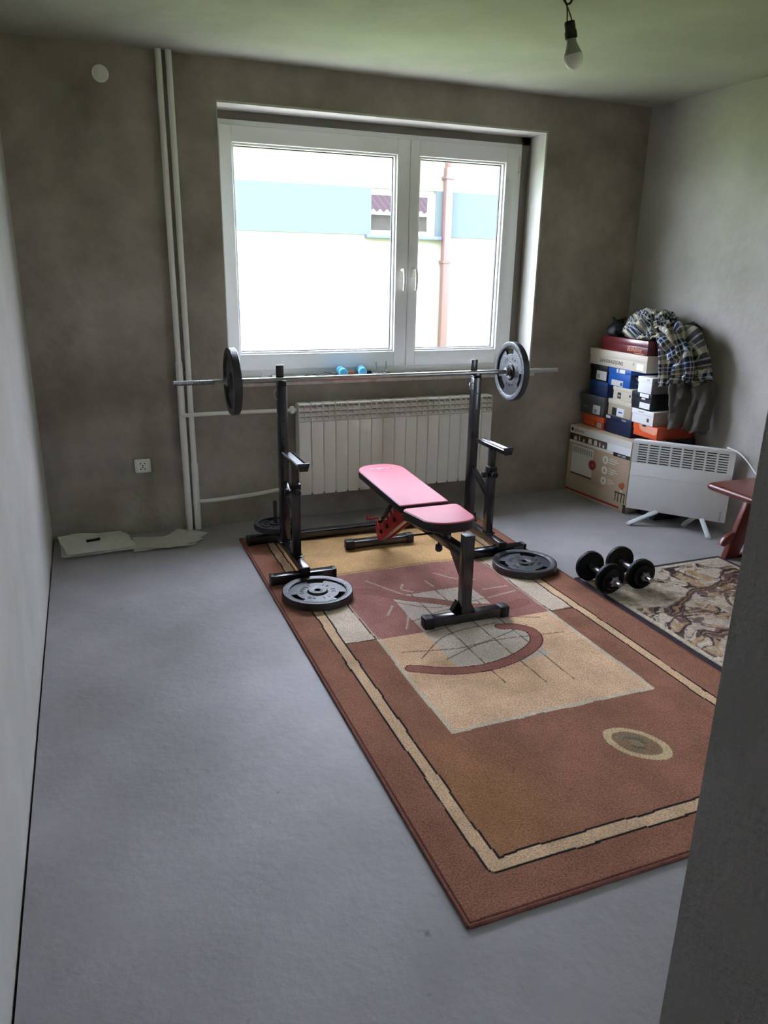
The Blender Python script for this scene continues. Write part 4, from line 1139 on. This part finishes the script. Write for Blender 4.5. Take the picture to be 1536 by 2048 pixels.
t = shoebox(XA, XA + 0.31, -0.272, -0.075, zA3, zA4, M['card_black'], M['card_black'], 0.04, 'black shoe box with white sticker directly under the cream box')
endprint(t, 'sticker', XA + 0.004, -0.262, -0.150, zA3 + 0.012, zA3 + 0.078, M['carton_white'], 'white size sticker'); endprint(t, 'sticker_print', XA + 0.003, -0.190, -0.160, zA3 + 0.02, zA3 + 0.05, M['print_grey'])
XB = 3.70
zB1 = 0.635; zB2 = 0.750; zB3 = 0.842; zB4 = 0.966
t = shoebox(XB, XB + 0.33, -0.578, -0.302, ZC, zB1, M['card_navy'], M['card_navy'], 0.030, 'navy shoe box below the tan one, on the carton')
endprint(t, 'lid_tab', XB, -0.352, -0.305, zB1 - 0.022, zB1 - 0.004, M['carton_white'], 'white lid tab'); endtext(t, 'PUMA', 0.018, XB, -0.50, zB1 - 0.014, M['print_white'])
t = shoebox(XB + 0.005, XB + 0.30, -0.556, -0.302, zB1, zB2, M['card_tan'], M['card_cream'], 0.032, 'tan shoe box with dark label between navy and small cream ones')
endprint(t, 'dark_label', XB + 0.009, -0.400, -0.352, zB1 + 0.004, zB1 + 0.058, M['print_black']); endprint(t, 'sticker', XB + 0.009, -0.478, -0.402, zB1 + 0.006, zB1 + 0.062, M['card_white'], 'white size sticker', 0.0016); endprint(t, 'sticker_print', XB + 0.007, -0.465, -0.425, zB1 + 0.03, zB1 + 0.038, M['card_blue'])
t = shoebox(XB + 0.005, XB + 0.30, -0.544, -0.340, zB2, zB3, M['card_cream'], M['card_cream'], 0.026, 'small cream shoe box directly under the bright blue box')
endprint(t, 'dark_label', XB + 0.009, -0.428, -0.392, zB2 + 0.012, zB2 + 0.054, M['print_brown']); endprint(t, 'sticker_print', XB + 0.0085, -0.424, -0.398, zB2 + 0.026, zB2 + 0.036, M['card_beige'], None, 0.0016); endprint(t, 'round_mark', XB + 0.009, -0.528, -0.515, zB2 + 0.036, zB2 + 0.052, M['print_black'])
t = shoebox(XB, XB + 0.31, -0.515, -0.275, zB3, zB4, M['card_blue'], M['card_blue'], 0.032, 'bright blue shoe box with trefoil mark on its side', M['card_navy2'])
endprint(t, 'lid_stripe', XB, -0.455, -0.365, zB4 - 0.030, zB4 - 0.004, M['card_white'], 'white stripes'); endprint(t, 'lid_stripe', XB - 0.0006, -0.395, -0.385, zB4 - 0.030, zB4 - 0.004, M['card_blue'])
endprint(t, 'sticker', XB + 0.004, -0.440, -0.318, zB3 + 0.004, zB3 + 0.042, M['carton_white'], 'white size sticker'); endprint(t, 'sticker_print', XB + 0.003, -0.435, -0.415, zB3 + 0.01, zB3 + 0.03, M['card_deepblue'])
b = bm_new()
tm = axes((XB + 0.075, -0.5112, zB3 + 0.055), (1, 0, 0), (0, 0, 1), (0, -1, 0))
for a in (-50, 0, 50):
    L = [(0.0, 0.0), (0.008, 0.012), (0.006, 0.028), (0, 0.034), (-0.006, 0.028), (-0.008, 0.012)]
    c_, s_ = math.cos(R(a)), math.sin(R(a)); prism(b, [(p[0] * c_ + p[1] * s_, -p[0] * s_ + p[1] * c_) for p in L], 0.0012 + 0.0002 * a / 50, tm)
box(b, (-0.016, -0.006, 0), (0.016, -0.003, 0.0012), 0, tm)
part('trefoil_mark', b, M['print_grey'], t, 'grey trefoil emblem')
b = bm_new(); text(b, 'adidas', 0.018, tm @ Matrix.Translation((0, -0.020, 0.0012)), 0.0006); part('lettering', b, M['print_grey'], t)
t_ = thing('support_carton', (3.88, -0.755, 0), 'dark carton standing hidden behind the white heater under the orange box', 'carton')
b = bm_new(); box(b, (3.765, -0.845, 0.0), (4.02, -0.668, 0.546), 0.003); part('body', b, M['card_black'], t_)
b = bm_new(); box(b, (3.766, -0.844, 0.5455), (4.019, -0.669, 0.549), 0.001); part('flap', b, M['card_grey'], t_)
XC = 3.70
zC0 = 0.560; zC1 = 0.634; zC2 = 0.728; zC3 = 0.838; zC4 = 0.943
zC0 = 0.5495
t = shoebox(XC + 0.012, 4.022, -0.822, -0.585, zC0, zC1, M['card_orange'], M['card_orange'], 0.040, 'bright orange shoe box behind the white heater', M['card_darkorange'])
b = bm_new(); box(b, (XC + 0.014, -0.8228, zC1 - 0.039), (4.021, -0.8215, zC1 - 0.001)); part('side_print', b, M['card_darkorange'], t)
b = bm_new(); prism(b, [(-0.822, zC1 - 0.004), (-0.640, zC1 - 0.004), (-0.655, zC1 - 0.035), (-0.68, zC1 - 0.046), (-0.80, zC1 - 0.054), (-0.820, zC1 - 0.040)], 0.0022, axes((XC + 0.013, 0, 0), (0, 1, 0), (0, 0, 1), (-1, 0, 0)))
part('flap', b, M['card_peach'], t, 'pale orange closing flap')
endprint(t, 'thumb_hole', XC + 0.0108, -0.712, -0.678, zC1 - 0.014, zC1 - 0.001, M['print_black'])
t = shoebox(XC, XC + 0.28, -0.782, -0.568, zC1, zC2, M['card_white'], M['card_white'], 0.034, 'white shoe box with beige sides on the bright orange one', M['card_beige'])
endprint(t, 'round_mark', XC + 0.004, -0.740, -0.720, zC1 + 0.022, zC1 + 0.045, M['print_brown']); endtext(t, 'LASOCKI', 0.013, XC, -0.66, zC2 - 0.015, M['print_grey'])
b = bm_new(); box(b, (XC + 0.002, -0.7828, zC2 - 0.033), (XC + 0.279, -0.7815, zC2 - 0.002)); part('side_print', b, M['card_beige'], t)
t = shoebox(XC, XC + 0.30, -0.742, -0.548, zC2, zC3, M['card_black'], M['card_black'], 0.036, 'black shoe box between two white boxes near the trousers')
endprint(t, 'sticker', XC + 0.004, -0.730, -0.632, zC2 + 0.010, zC2 + 0.048, M['card_white'], 'white size sticker'); endprint(t, 'lid_mark', XC, -0.715, -0.63, zC3 - 0.026, zC3 - 0.003, M['card_white'], 'white lid mark'); endprint(t, 'lid_mark', XC - 0.0006, -0.685, -0.65, zC3 - 0.042, zC3 - 0.030, M['carton_white'])
t = shoebox(XC, XC + 0.29, -0.730, -0.592, zC3, zC4, M['card_white'], M['card_white'], 0.036, 'narrow white shoe box with grey side beside the bright blue one', M['card_midgrey'])
endtext(t, 'CCC', 0.014, XC, -0.695, zC4 - 0.016, M['print_black']); b = bm_new(); box(b, (XC + 0.002, -0.7308, zC4 - 0.035), (XC + 0.289, -0.7295, zC4 - 0.002)); part('side_print', b, M['card_midgrey'], t)
XT = 3.690
zT0 = 0.967; zT1 = 1.077; zT2 = 1.172
t = shoebox(XT, XT + 0.32, -0.672, -0.060, zT0, zT1, M['card_cream'], M['card_cream'], 0.046, 'long cream boot box bridging the stacks under the maroon box')
endtext(t, 'LAVORAZIONE', 0.034, XT + 0.004, -0.305, zT0 + 0.034, M['print_brown'], 1.12); endprint(t, 'round_mark', XT + 0.004, -0.548, -0.530, zT0 + 0.036, zT0 + 0.054, M['print_grey']); endprint(t, 'sticker', XT + 0.004, -0.640, -0.570, zT0 + 0.012, zT0 + 0.052, M['card_white'], 'white size sticker')
t = shoebox(XT + 0.005, XT + 0.26, -0.655, -0.160, zT1, zT2, M['card_maroon'], M['card_maroon'], 0.042, 'glossy maroon boot box, topmost of the stack, under the shirt')
endtext(t, 'Bohème', 0.044, XT + 0.009, -0.52, zT1 + 0.030, M['print_gold'], 1.0, 0.3); endprint(t, 'printed_line', XT + 0.009, -0.62, -0.52, zT1 + 0.006, zT1 + 0.010, M['print_gold'])

# ================================================================== CLOTHES
def grid_obj(name, P, UV, m, parent):
    nu, nv = P.shape[0], P.shape[1]
    me = bpy.data.meshes.new(name)
    off = np.array(ORIGIN[parent.name])
    idx = np.arange(nu * nv).reshape(nu, nv)
    q = np.stack([idx[:-1, :-1], idx[1:, :-1], idx[1:, 1:], idx[:-1, 1:]], -1).reshape(-1, 4)
    me.from_pydata((P.reshape(-1, 3) - off).tolist(), [], q.tolist())
    uvl = me.uv_layers.new(name='UVMap')
    fl_ = UV.reshape(-1, 2)[q.ravel()]
    uvl.data.foreach_set('uv', fl_.astype(np.float32).ravel())
    me.materials.append(m)
    me.polygons.foreach_set('use_smooth', [True] * len(me.polygons))
    o = bpy.data.objects.new(name, me); COL.objects.link(o); o.parent = parent
    ORIGIN[o.name] = ORIGIN[parent.name]
    md = o.modifiers.new('thickness', 'SOLIDIFY'); md.thickness = 0.003; md.offset = -1
    return o

def heap(name, c, rad3, droop, m, parent, seed, fold=0.03, uvs=5.0, n=110, kmax=0.62, floor_z=None):
    th = np.linspace(0, 2 * np.pi, n); ph = np.linspace(0.0, np.pi * kmax, 64)
    A, B = np.meshgrid(th, ph, indexing='ij')
    dx, dy, dz = np.sin(B) * np.cos(A), np.sin(B) * np.sin(A), np.cos(B)
    q = 0.0
    for k, (f, a) in enumerate(((2.2, 1.0), (4.5, 0.75), (9.0, 0.40))):
        nn = vnoise(dx * f + 7 * k + 20, dy * f + dz * f * 1.3 + 31, seed + k)
        q = q + a * (1 - np.abs(2 * nn - 1)) ** 1.4
    q = q / 2.15 - 0.5
    r_ = 1.0
    X = c[0] + rad3[0] * dx + fold * q * dx; Y = c[1] + rad3[1] * dy + fold * q * dy * 1.3; Z = c[2] + rad3[2] * dz + fold * q * 1.1
    Z = Z - droop * np.clip(-0.70 - Y, 0, 1) * np.clip((np.pi * kmax * 0.9 - 0) and B / (np.pi * kmax), 0.25, 1)
    X = np.minimum(X, W - 0.012)
    if floor_z is not None:
        Z = np.maximum(Z, floor_z)
    P = np.stack([X, Y, Z], -1)
    U = np.stack([(A / (2 * np.pi)) * uvs * 2.4 + 0.6 * q + 0.4 * dz, (B / np.pi) * uvs * 1.8 + 0.5 * vnoise(dx * 2 + 9, dy * 2 + 5, seed + 9)], -1)
    P[-1] = P[0]
    return grid_obj(name, P, U, m, parent)

def limb(name, path, wdir, w, d, m, parent, seed, uv_w=3, uv_l=6, nf=3, fold=0.008, hemf=0.0):
    C = smooth_path(path, 12)
    n = 40; nl = len(C)
    wd = Vector(wdir).normalized()
    P = np.zeros((nl, n + 1, 3)); U = np.zeros((nl, n + 1, 2))
    for i, p in enumerate(C):
        t_ = (C[min(i + 1, nl - 1)] - C[max(i - 1, 0)]).normalized()
        x = (wd - t_ * wd.dot(t_)).normalized(); y = t_.cross(x)
        s = i / (nl - 1)
        ww = w(s) if callable(w) else w; dd = d(s) if callable(d) else d
        for k in range(n + 1):
            a = 2 * math.pi * (k % n) / n
            hem = -0.035 * s ** 5 * (float(vnoise(np.array(math.cos(a) * 1.7 + 5.0), np.array(math.sin(a) * 1.7 + seed), seed + 3)) - 0.3) * hemf
            f = fold * math.sin(nf * a + 3 * s + seed) + fold * 0.8 * math.sin((nf + 2) * a - 5 * s + seed * 2) + fold * (float(vnoise(np.array(math.cos(a) * 2 + 9.0), np.array(s * 9 + seed), seed)) - 0.5) * 2
            q = p + x * (ww / 2 * math.cos(a)) + y * (dd / 2 * math.sin(a)) + (x * math.cos(a) + y * math.sin(a)) * f
            P[i, k] = (min(q.x, W - 0.01), q.y, q.z + hem); U[i, k] = (uv_w * k / n + 0.15 * f * 40, uv_l * s)
    return grid_obj(name, P, U, m, parent)

sh = thing('plaid_shirt', (3.85, -0.58, zT2), 'crumpled blue and cream plaid shirt draped over the boxes', 'shirt')
heap('shirt_body', (3.845, -0.515, zT2 + 0.004), (0.150, 0.200, 0.165), 0.0, M['plaid'], sh, 3, 0.085, 4.6, kmax=0.5, floor_z=zT2 + 0.003)
limb('shirt_tail', [(3.83, -0.66, 1.225), (3.84, -0.78, 1.20), (3.855, -0.87, 1.12), (3.865, -0.905, 1.02), (3.865, -0.905, 0.97)], (0.8, -0.5, 0), lambda s: 0.17 + 0.03 * s, lambda s: 0.10 - 0.04 * s, M['plaid'], sh, 2, 4.6, 4, 5, 0.026, 3.0)
limb('sleeve', [(3.79, -0.62, 1.24), (3.772, -0.705, 1.202), (3.778, -0.765, 1.08), (3.785, -0.775, 0.99), (3.790, -0.778, 0.912)], (1, -0.30, 0), lambda s: 0.085 + 0.03 * s, 0.045, M['plaid'], sh, 5, 2.6, 3.8, 2, 0.008, 1.0)
tr = thing('trousers', (3.84, -0.88, 0.66), 'brown grey trousers hanging down beside the orange shoe box', 'trousers')
limb('trouser_leg', [(3.84, -0.80, 0.985), (3.832, -0.835, 0.92), (3.828, -0.868, 0.82), (3.828, -0.885, 0.72), (3.828, -0.888, 0.655)], (0.85, -0.5, 0), lambda s: 0.105 + 0.045 * s, 0.048, M['trouser'], tr, 4, nf=3, fold=0.008, hemf=1.5)
limb('trouser_leg', [(3.925, -0.90, 0.96), (3.92, -0.945, 0.90), (3.915, -0.965, 0.80), (3.905, -0.965, 0.70), (3.90, -0.96, 0.64)], (0.75, -0.6, 0), lambda s: 0.125 + 0.02 * s, 0.06, M['trouser'], tr, 8, nf=3, fold=0.011, hemf=1.5)
ORIGIN['mass_base'] = Vector((3.98, -0.72, 1.17))
def heap_solo(*a_):
    global grid_obj
    g0 = grid_obj
    def g1(name, P, UV, m, parent):
        o = thing('holder', tuple(ORIGIN['mass_base']), None, None)
        q = g0(name, P, UV, m, o)
        q.parent = None
        q.location = o.location
        bpy.data.objects.remove(o)
        return q
    grid_obj = g1
    r_ = heap('black_mass', (3.975, -0.70, 1.185), (0.050, 0.095, 0.10), 0.0, M['dark_matte'], None, 17, 0.03, kmax=0.75)
    grid_obj = g0
    return r_
tag(heap_solo(), 'black garment tucked behind the plaid shirt at the wall', 'mass')  # small lumpy black shape behind the shirt
bg_ = thing('black_bag', (3.775, -0.235, zT2), 'small black bag with gathered neck on the maroon box', 'bag')
b = bm_new(); lathe(b, [(0, 0), (0.055, 0.0), (0.074, 0.018), (0.078, 0.04), (0.066, 0.066), (0.044, 0.082), (0.036, 0.092), (0.040, 0.104), (0.052, 0.116), (0.046, 0.118), (0.030, 0.104), (0, 0.098)], (3.775, -0.235, zT2), (0, 0, 1), 36)
for v in b.verts:
    a = math.atan2(v.co.y + 0.235, v.co.x - 3.775); k = (v.co.z - zT2) / 0.118
    f = 1 + 0.07 * math.sin(5 * a + 1) * k + 0.10 * math.sin(9 * a) * max(0, k - 0.6)
    v.co.x = 3.775 + (v.co.x - 3.775) * f; v.co.y = -0.235 + (v.co.y + 0.235) * f; v.co.z += 0.012 * math.cos(2 * a + 0.8) * max(0, k - 0.75) * 4
part('pouch', b, M['black_bag'], bg_)
b = bm_new(); tube(b, [(3.775 + 0.040 * math.cos(a), -0.235 + 0.040 * math.sin(a), zT2 + 0.091) for a in np.linspace(0, 2 * math.pi, 25)], 0.004, 8); part('drawstring', b, M['black_plastic'], bg_)

# ================================================================== CONVECTOR HEATER
HTL = Vector((3.582, -0.762, 0)); hd = Vector((0.6265, -0.7794, 0)).normalized(); hn = Vector((-0.7794, -0.6265, 0)).normalized()
HM = axes(tuple(HTL), tuple(hd), (0, 0, 1), tuple(hn)); HL = 0.618
hz0, hz1 = 0.088, 0.556
cv = thing('convector_heater', tuple(HTL + hd * HL / 2), 'white electric convector heater on splayed feet before the carton', 'heater')
b = bm_new()
cols, rows_ = 8, 8
gx0, gx1, gz0, gz1 = 0.030, HL - 0.030, 0.405, 0.535
cw = (gx1 - gx0) / cols; rh_ = (gz1 - gz0) / rows_
box(b, (0, hz0, -0.012), (HL, gz0, 0), 0.003, HM); box(b, (0, gz1, -0.012), (HL, hz1, 0), 0.003, HM)
box(b, (0, gz0 - 0.002, -0.012), (gx0, gz1 + 0.002, 0), 0, HM); box(b, (gx1, gz0 - 0.002, -0.012), (HL, gz1 + 0.002, 0), 0, HM)
for k in range(cols + 1):
    u = gx0 + k * cw
    box(b, (max(u - 0.0065, gx0 - 0.001), gz0 - 0.001, -0.008), (min(u + 0.0065, gx1 + 0.001), gz1 + 0.001, 0), 0, HM)
part('front_panel', b, M['enamel'], cv)
fp_ = [o for o in bpy.data.objects if o.name.startswith('front_panel')][0]
fp_.name = 'panel'; ORIGIN['panel'] = ORIGIN[cv.name]
slat = None
for k in range(cols):
    for j in range(rows_ + 1):
        z = gz0 + j * rh_
        b = bm_new(); box(b, (gx0 + k * cw + 0.006, max(z - 0.0042, gz0 - 0.002), -0.010), (gx0 + (k + 1) * cw - 0.006, min(z + 0.0042, gz1 + 0.002), -0.0005), 0, HM)
        part('slat', b, M['enamel'], fp_, smooth=False)
b = bm_new(); box(b, (0.004, hz0 + 0.002, -0.066), (HL - 0.004, hz1 - 0.006, -0.050), 0.003, HM); part('back_panel', b, M['enamel'], cv).name = 'casing'
b = bm_new()
box(b, (0.002, hz0 + 0.001, -0.060), (0.010, hz1 - 0.004, -0.010), 0.001, HM); box(b, (HL - 0.010, hz0 + 0.001, -0.060), (HL - 0.002, hz1 - 0.004, -0.010), 0.001, HM); box(b, (0.002, hz1 - 0.012, -0.060), (HL - 0.002, hz1 - 0.003, -0.010), 0.001, HM)
part('side_casing', b, M['enamel'], cv)
b = bm_new(); box(b, (0.012, hz0 + 0.01, -0.046), (HL - 0.012, hz1 - 0.014, -0.014), 0, HM); part('element_box', b, M['heater_dark'], cv, smooth=False)
b = bm_new(); box(b, (0.004, 0.318, -0.001), (HL - 0.004, 0.3205, 0.0008), 0, HM); part('crease', b, M['heater_foot'], cv)
b = bm_new(); text(b, 'atlantic', 0.022, HM @ Matrix.Translation((HL - 0.035, 0.13, 0.001)) @ Matrix.Rotation(R(90), 4, 'Z'), 0.0006); part('lettering', b, M['print_grey'], cv)
for (u0, w0, z0_), (u1, w1, z1_) in (((0.205, -0.005, 0.0935), (0.050, 0.098, 0.011)), ((0.478, -0.005, 0.0935), (0.545, 0.098, 0.011)), ((0.185, -0.05, 0.0935), (0.115, -0.10, 0.011)), ((0.44, -0.05, 0.0935), (0.37, -0.085, 0.011))):
    b = bm_new()
    p0, p1 = HM @ Vector((u0, z0_, w0)), HM @ Vector((u1, z1_, w1))
    bar(b, p0, p1, 0.030, 0.016, tuple(hd), 0.006); box(b, (u1 - 0.016, 0.0, w1 - 0.012), (u1 + 0.016, 0.016, w1 + 0.008), 0.005, HM)
    part('foot', b, M['heater_foot'], cv)
b = bm_new(); tube(b, [(3.985, -1.185, 0.535), (3.955, -1.185, 0.566), (3.935, -1.22, 0.572), (3.945, -1.29, 0.558), (3.935, -1.38, 0.517), (3.915, -1.46, 0.476), (3.90, -1.54, 0.462), (3.90, -1.75, 0.461)], 0.005, 10, 6); part('power_cable', b, M['cable_white'], cv, 'white power cable')

# ================================================================== MAHOGANY STOOL
st = thing('low_table', (3.75, -1.85, 0), 'glossy red brown wooden low table at the runner rug corner', 'table')
b = bm_new()
ol = rounded([(3.548, -2.20, 0.03), (3.955, -2.20, 0.03), (3.955, -1.45, 0.03), (3.548, -1.45, 0.03)])
rowsv = []
n = len(ol)
for k, z in ((0.016, 0.412), (0.005, 0.418), (0.0, 0.428), (0.001, 0.438), (0.006, 0.446), (0.016, 0.452)):
    cx, cy = 3.7515, -1.825
    rowsv.append([b.verts.new((cx + (p[0] - cx) * (1 - k / 0.2035), cy + (p[1] - cy) * (1 - k / 0.375), z)) for p in ol])
for a, c in zip(rowsv[:-1], rowsv[1:]):
    for i in range(n): b.faces.new((a[i], a[(i + 1) % n], c[(i + 1) % n], c[i]))
b.faces.new(rowsv[-1]); b.faces.new(rowsv[0][::-1])
part('tabletop', b, M['mahogany'], st)
legp = [(3.668, 0.0), (3.700, 0.10), (3.728, 0.20), (3.762, 0.30), (3.780, 0.345), (3.770, 0.37), (3.775, 0.413), (3.868, 0.413), (3.865, 0.33), (3.850, 0.24), (3.822, 0.14), (3.785, 0.05), (3.762, 0.0)]
for y in (-1.53, -2.12):
    b = bm_new(); prism(b, legp, 0.036, axes((0, y, 0), (1, 0, 0), (0, 0, 1), (0, -1, 0)), 0.003); part('leg', b, M['mahogany'], st)
    b = bm_new(); box(b, (3.75, y - 0.034, 0.0), (3.98, y - 0.002, 0.018), 0.003); part('foot_rail', b, M['mahogany'], st)
b = bm_new(); prism(b, [(3.625, 0.0935), (3.650, 0.082), (3.672, 0.090), (3.705, 0.120), (3.725, 0.165), (3.690, 0.160), (3.655, 0.140), (3.632, 0.112)], 0.03, axes((0, -1.535, 0), (1, 0, 0), (0, 0, 1), (0, -1, 0)), 0.004); part('scroll', b, M['mahogany'], st)
b = bm_new(); box(b, (3.80, -2.12, 0.20), (3.83, -1.56, 0.25), 0.004); part('stretcher', b, M['mahogany'], st)

# ================================================================== SILL ITEMS
ZS = 0.9155
def small_db(x0, y0, x1, y1, label):
    t = thing('blue_dumbbell', ((x0 + x1) / 2, (y0 + y1) / 2, ZS), label, 'dumbbell', 'small blue dumbbells on the window sill')
    ax = Vector((x1 - x0, y1 - y0, 0)); L = ax.length; ax.normalize()
    r_ = 0.029
    P = Vector((x0, y0, ZS + r_ * math.cos(math.pi / 8)))
    b = bm_new(); cyl(b, P + ax * 0.03, P + ax * (L - 0.03), 0.0165, n=18); part('handle', b, M['blue_vinyl'], t)
    for s in (0, L - 0.042):
        b = bm_new(); lathe(b, [(0, 0), (r_ * 0.72, 0), (r_, 0.008), (r_, 0.034), (r_ * 0.72, 0.042), (0, 0.042)], P + ax * s, ax, 16); part('head', b, M['blue_vinyl'], t)
    return t
small_db(1.858, 0.150, 1.842, 0.015, 'light blue vinyl dumbbell on the sill, nearer the bolts')
small_db(2.012, 0.160, 1.975, 0.025, 'light blue vinyl dumbbell on the sill, beside the black discs')
for k, (x, y, lab) in enumerate(((2.09, 0.085, 'small black disc with upright steel pin next to the blue dumbbells'), (2.165, 0.095, 'small black disc with upright steel pin farther from the dumbbells'))):
    t = thing('pin_disc', (x, y, ZS), lab, 'fitting', 'black discs with pins on the sill')
    b = bm_new(); lathe(b, [(0, 0), (0.028, 0), (0.030, 0.004), (0.030, 0.010), (0.024, 0.014), (0.010, 0.016), (0, 0.016)], (x, y, ZS), (0, 0, 1), 28); part('disc', b, M['black_plastic'], t)
    b = bm_new(); cyl(b, (x, y, ZS + 0.015), (x, y, ZS + 0.088), 0.0045, n=12, bev=0.001); part('pin', b, M['chrome'], t, 'steel pin')
b = bm_new(); box(b, (2.035, 0.12, ZS), (2.075, 0.16, ZS + 0.022), 0.008); solo('black_lump', b, M['black_plastic'], (2.055, 0.14, ZS), 'black plastic spool behind the pin discs on the sill', 'lump')  # small black object of unknown kind
b = bm_new(); box(b, (1.905, 0.13, ZS), (1.955, 0.165, ZS + 0.022), 0.006); solo('red_lighter', b, M['print_orange'], (1.93, 0.15, ZS), 'small orange red box between the blue dumbbells', 'box')
b = bm_new(); box(b, (2.40, 0.10, ZS), (2.428, 0.118, ZS + 0.008), 0.003); solo('black_clip', b, M['black_plastic'], (2.41, 0.11, ZS), 'tiny black clip alone on the sill', 'clip')
for k, (x, y, a, lab) in enumerate(((1.325, 0.085, 0.4, 'steel hex bolt standing on the sill by the plate'), (1.372, 0.080, 1.3, 'steel bolt lying on the sill beside the standing bolt'))):
    t = thing('bolt', (x, y, ZS), lab, 'bolt', 'loose steel bolts on the sill')
    b = bm_new()
    if k == 0:
        cyl(b, (x, y, ZS), (x, y, ZS + 0.012), 0.016, n=6); s_ = bm_new(); cyl(s_, (x, y, ZS + 0.012), (x, y, ZS + 0.038), 0.008, n=14)
    else:
        cyl(b, (x, y, ZS + 0.011), (x + 0.010, y - 0.004, ZS + 0.011), 0.0105, n=6); s_ = bm_new(); cyl(s_, (x + 0.010, y - 0.004, ZS + 0.009), (x + 0.048, y - 0.016, ZS + 0.009), 0.006, n=14)
    part('head', b, M['chrome'], t); part('shank', s_, M['chrome'], t)
b = bm_new()
for k in range(3):
    pts = [(1.60 + 0.045 * i + 0.01 * k, 0.10 + 0.028 * math.sin(i * 1.3 + k * 2), ZS + 0.005 + 0.004 * (k + (i % 2))) for i in range(6)]
    tube(b, pts, 0.0035, 8, 4)
solo('dark_cord', b, M['wire'], (1.70, 0.10, ZS), 'tangled dark cord lying on the sill by the blue dumbbells', 'cord')
b = bm_new()
pts = [(1.55 + 0.03 * i, 0.075 + 0.02 * math.cos(i * 1.7), ZS + 0.004 + 0.002 * (i % 2)) for i in range(8)]
tube(b, pts, 0.003, 8, 4); solo('white_cord', b, M['cable_white'], (1.66, 0.07, ZS), 'thin white cord lying before the dark cord on the sill', 'cord')

# ================================================================== BULB
bl = thing('light_bulb', (2.02, -2.02, H), 'bare bulb in a black holder hanging from the ceiling wires', 'bulb')
tilt = Vector((0.215, -0.05, -0.97)).normalized()
bc = Vector((2.007, -2.02, 2.425))
b = bm_new(); lathe(b, [(0, 0), (0.0165, 0), (0.0185, 0.003), (0.0185, 0.028), (0.021, 0.032), (0.0215, 0.052), (0.019, 0.055), (0, 0.055)], bc - tilt * 0.008, tilt, 28); part('lamp_holder', b, M['socket_black'], bl)
b = bm_new(); lathe(b, [(0.016, 0), (0.0165, 0.008), (0.019, 0.020), (0.025, 0.036), (0.0315, 0.050), (0.0315, 0.052), (0, 0.052)], bc + tilt * 0.045, tilt, 36); part('bulb_base', b, M['bulb_body'], bl)
b = bm_new(); lathe(b, [(0.0315, 0), (0.0335, 0.008), (0.0330, 0.018), (0.029, 0.030), (0.021, 0.040), (0.010, 0.0455), (0, 0.047)], bc + tilt * 0.097, tilt, 36); part('bulb_dome', b, M['bulb_dome'], bl)
b = bm_new()
top = bc - tilt * 0.008
tube(b, [top + Vector((-0.010, 0, 0)), top + Vector((-0.013, 0, 0.030)), (1.988, -2.02, 2.480), (1.976, -2.02, 2.505), (1.972, -2.02, 2.535), (1.985, -2.02, 2.60), (2.02, -2.02, H)], 0.0024, 8, 6)
tube(b, [top + Vector((0.010, 0, 0)), top + Vector((0.004, 0, 0.016)), (1.990, -2.02, 2.478), (1.980, -2.02, 2.50), (1.978, -2.02, 2.53), (1.995, -2.02, 2.59), (2.025, -2.02, H)], 0.0024, 8, 6)
tube(b, [(1.988, -2.02, 2.482), (2.001, -2.022, 2.488), (2.008, -2.022, 2.505), (2.008, -2.022, 2.54), (2.03, -2.02, 2.60), (2.03, -2.02, H)], 0.0040, 8, 6)
tube(b, [(1.990, -2.02, 2.480), (1.975, -2.018, 2.500), (1.968, -2.018, 2.53), (1.985, -2.02, 2.56)], 0.0040, 8, 6)
part('wire', b, M['wire'], bl)
b = bm_new(); tube(b, [(2.03, -2.0, H), (2.052, -2.0, 2.56), (2.07, -2.0, 2.535), (2.085, -2.0, 2.55), (2.09, -2.0, 2.60), (2.06, -2.0, H)], 0.0045, 8, 6); part('spare_wire', b, M['wire'], bl)
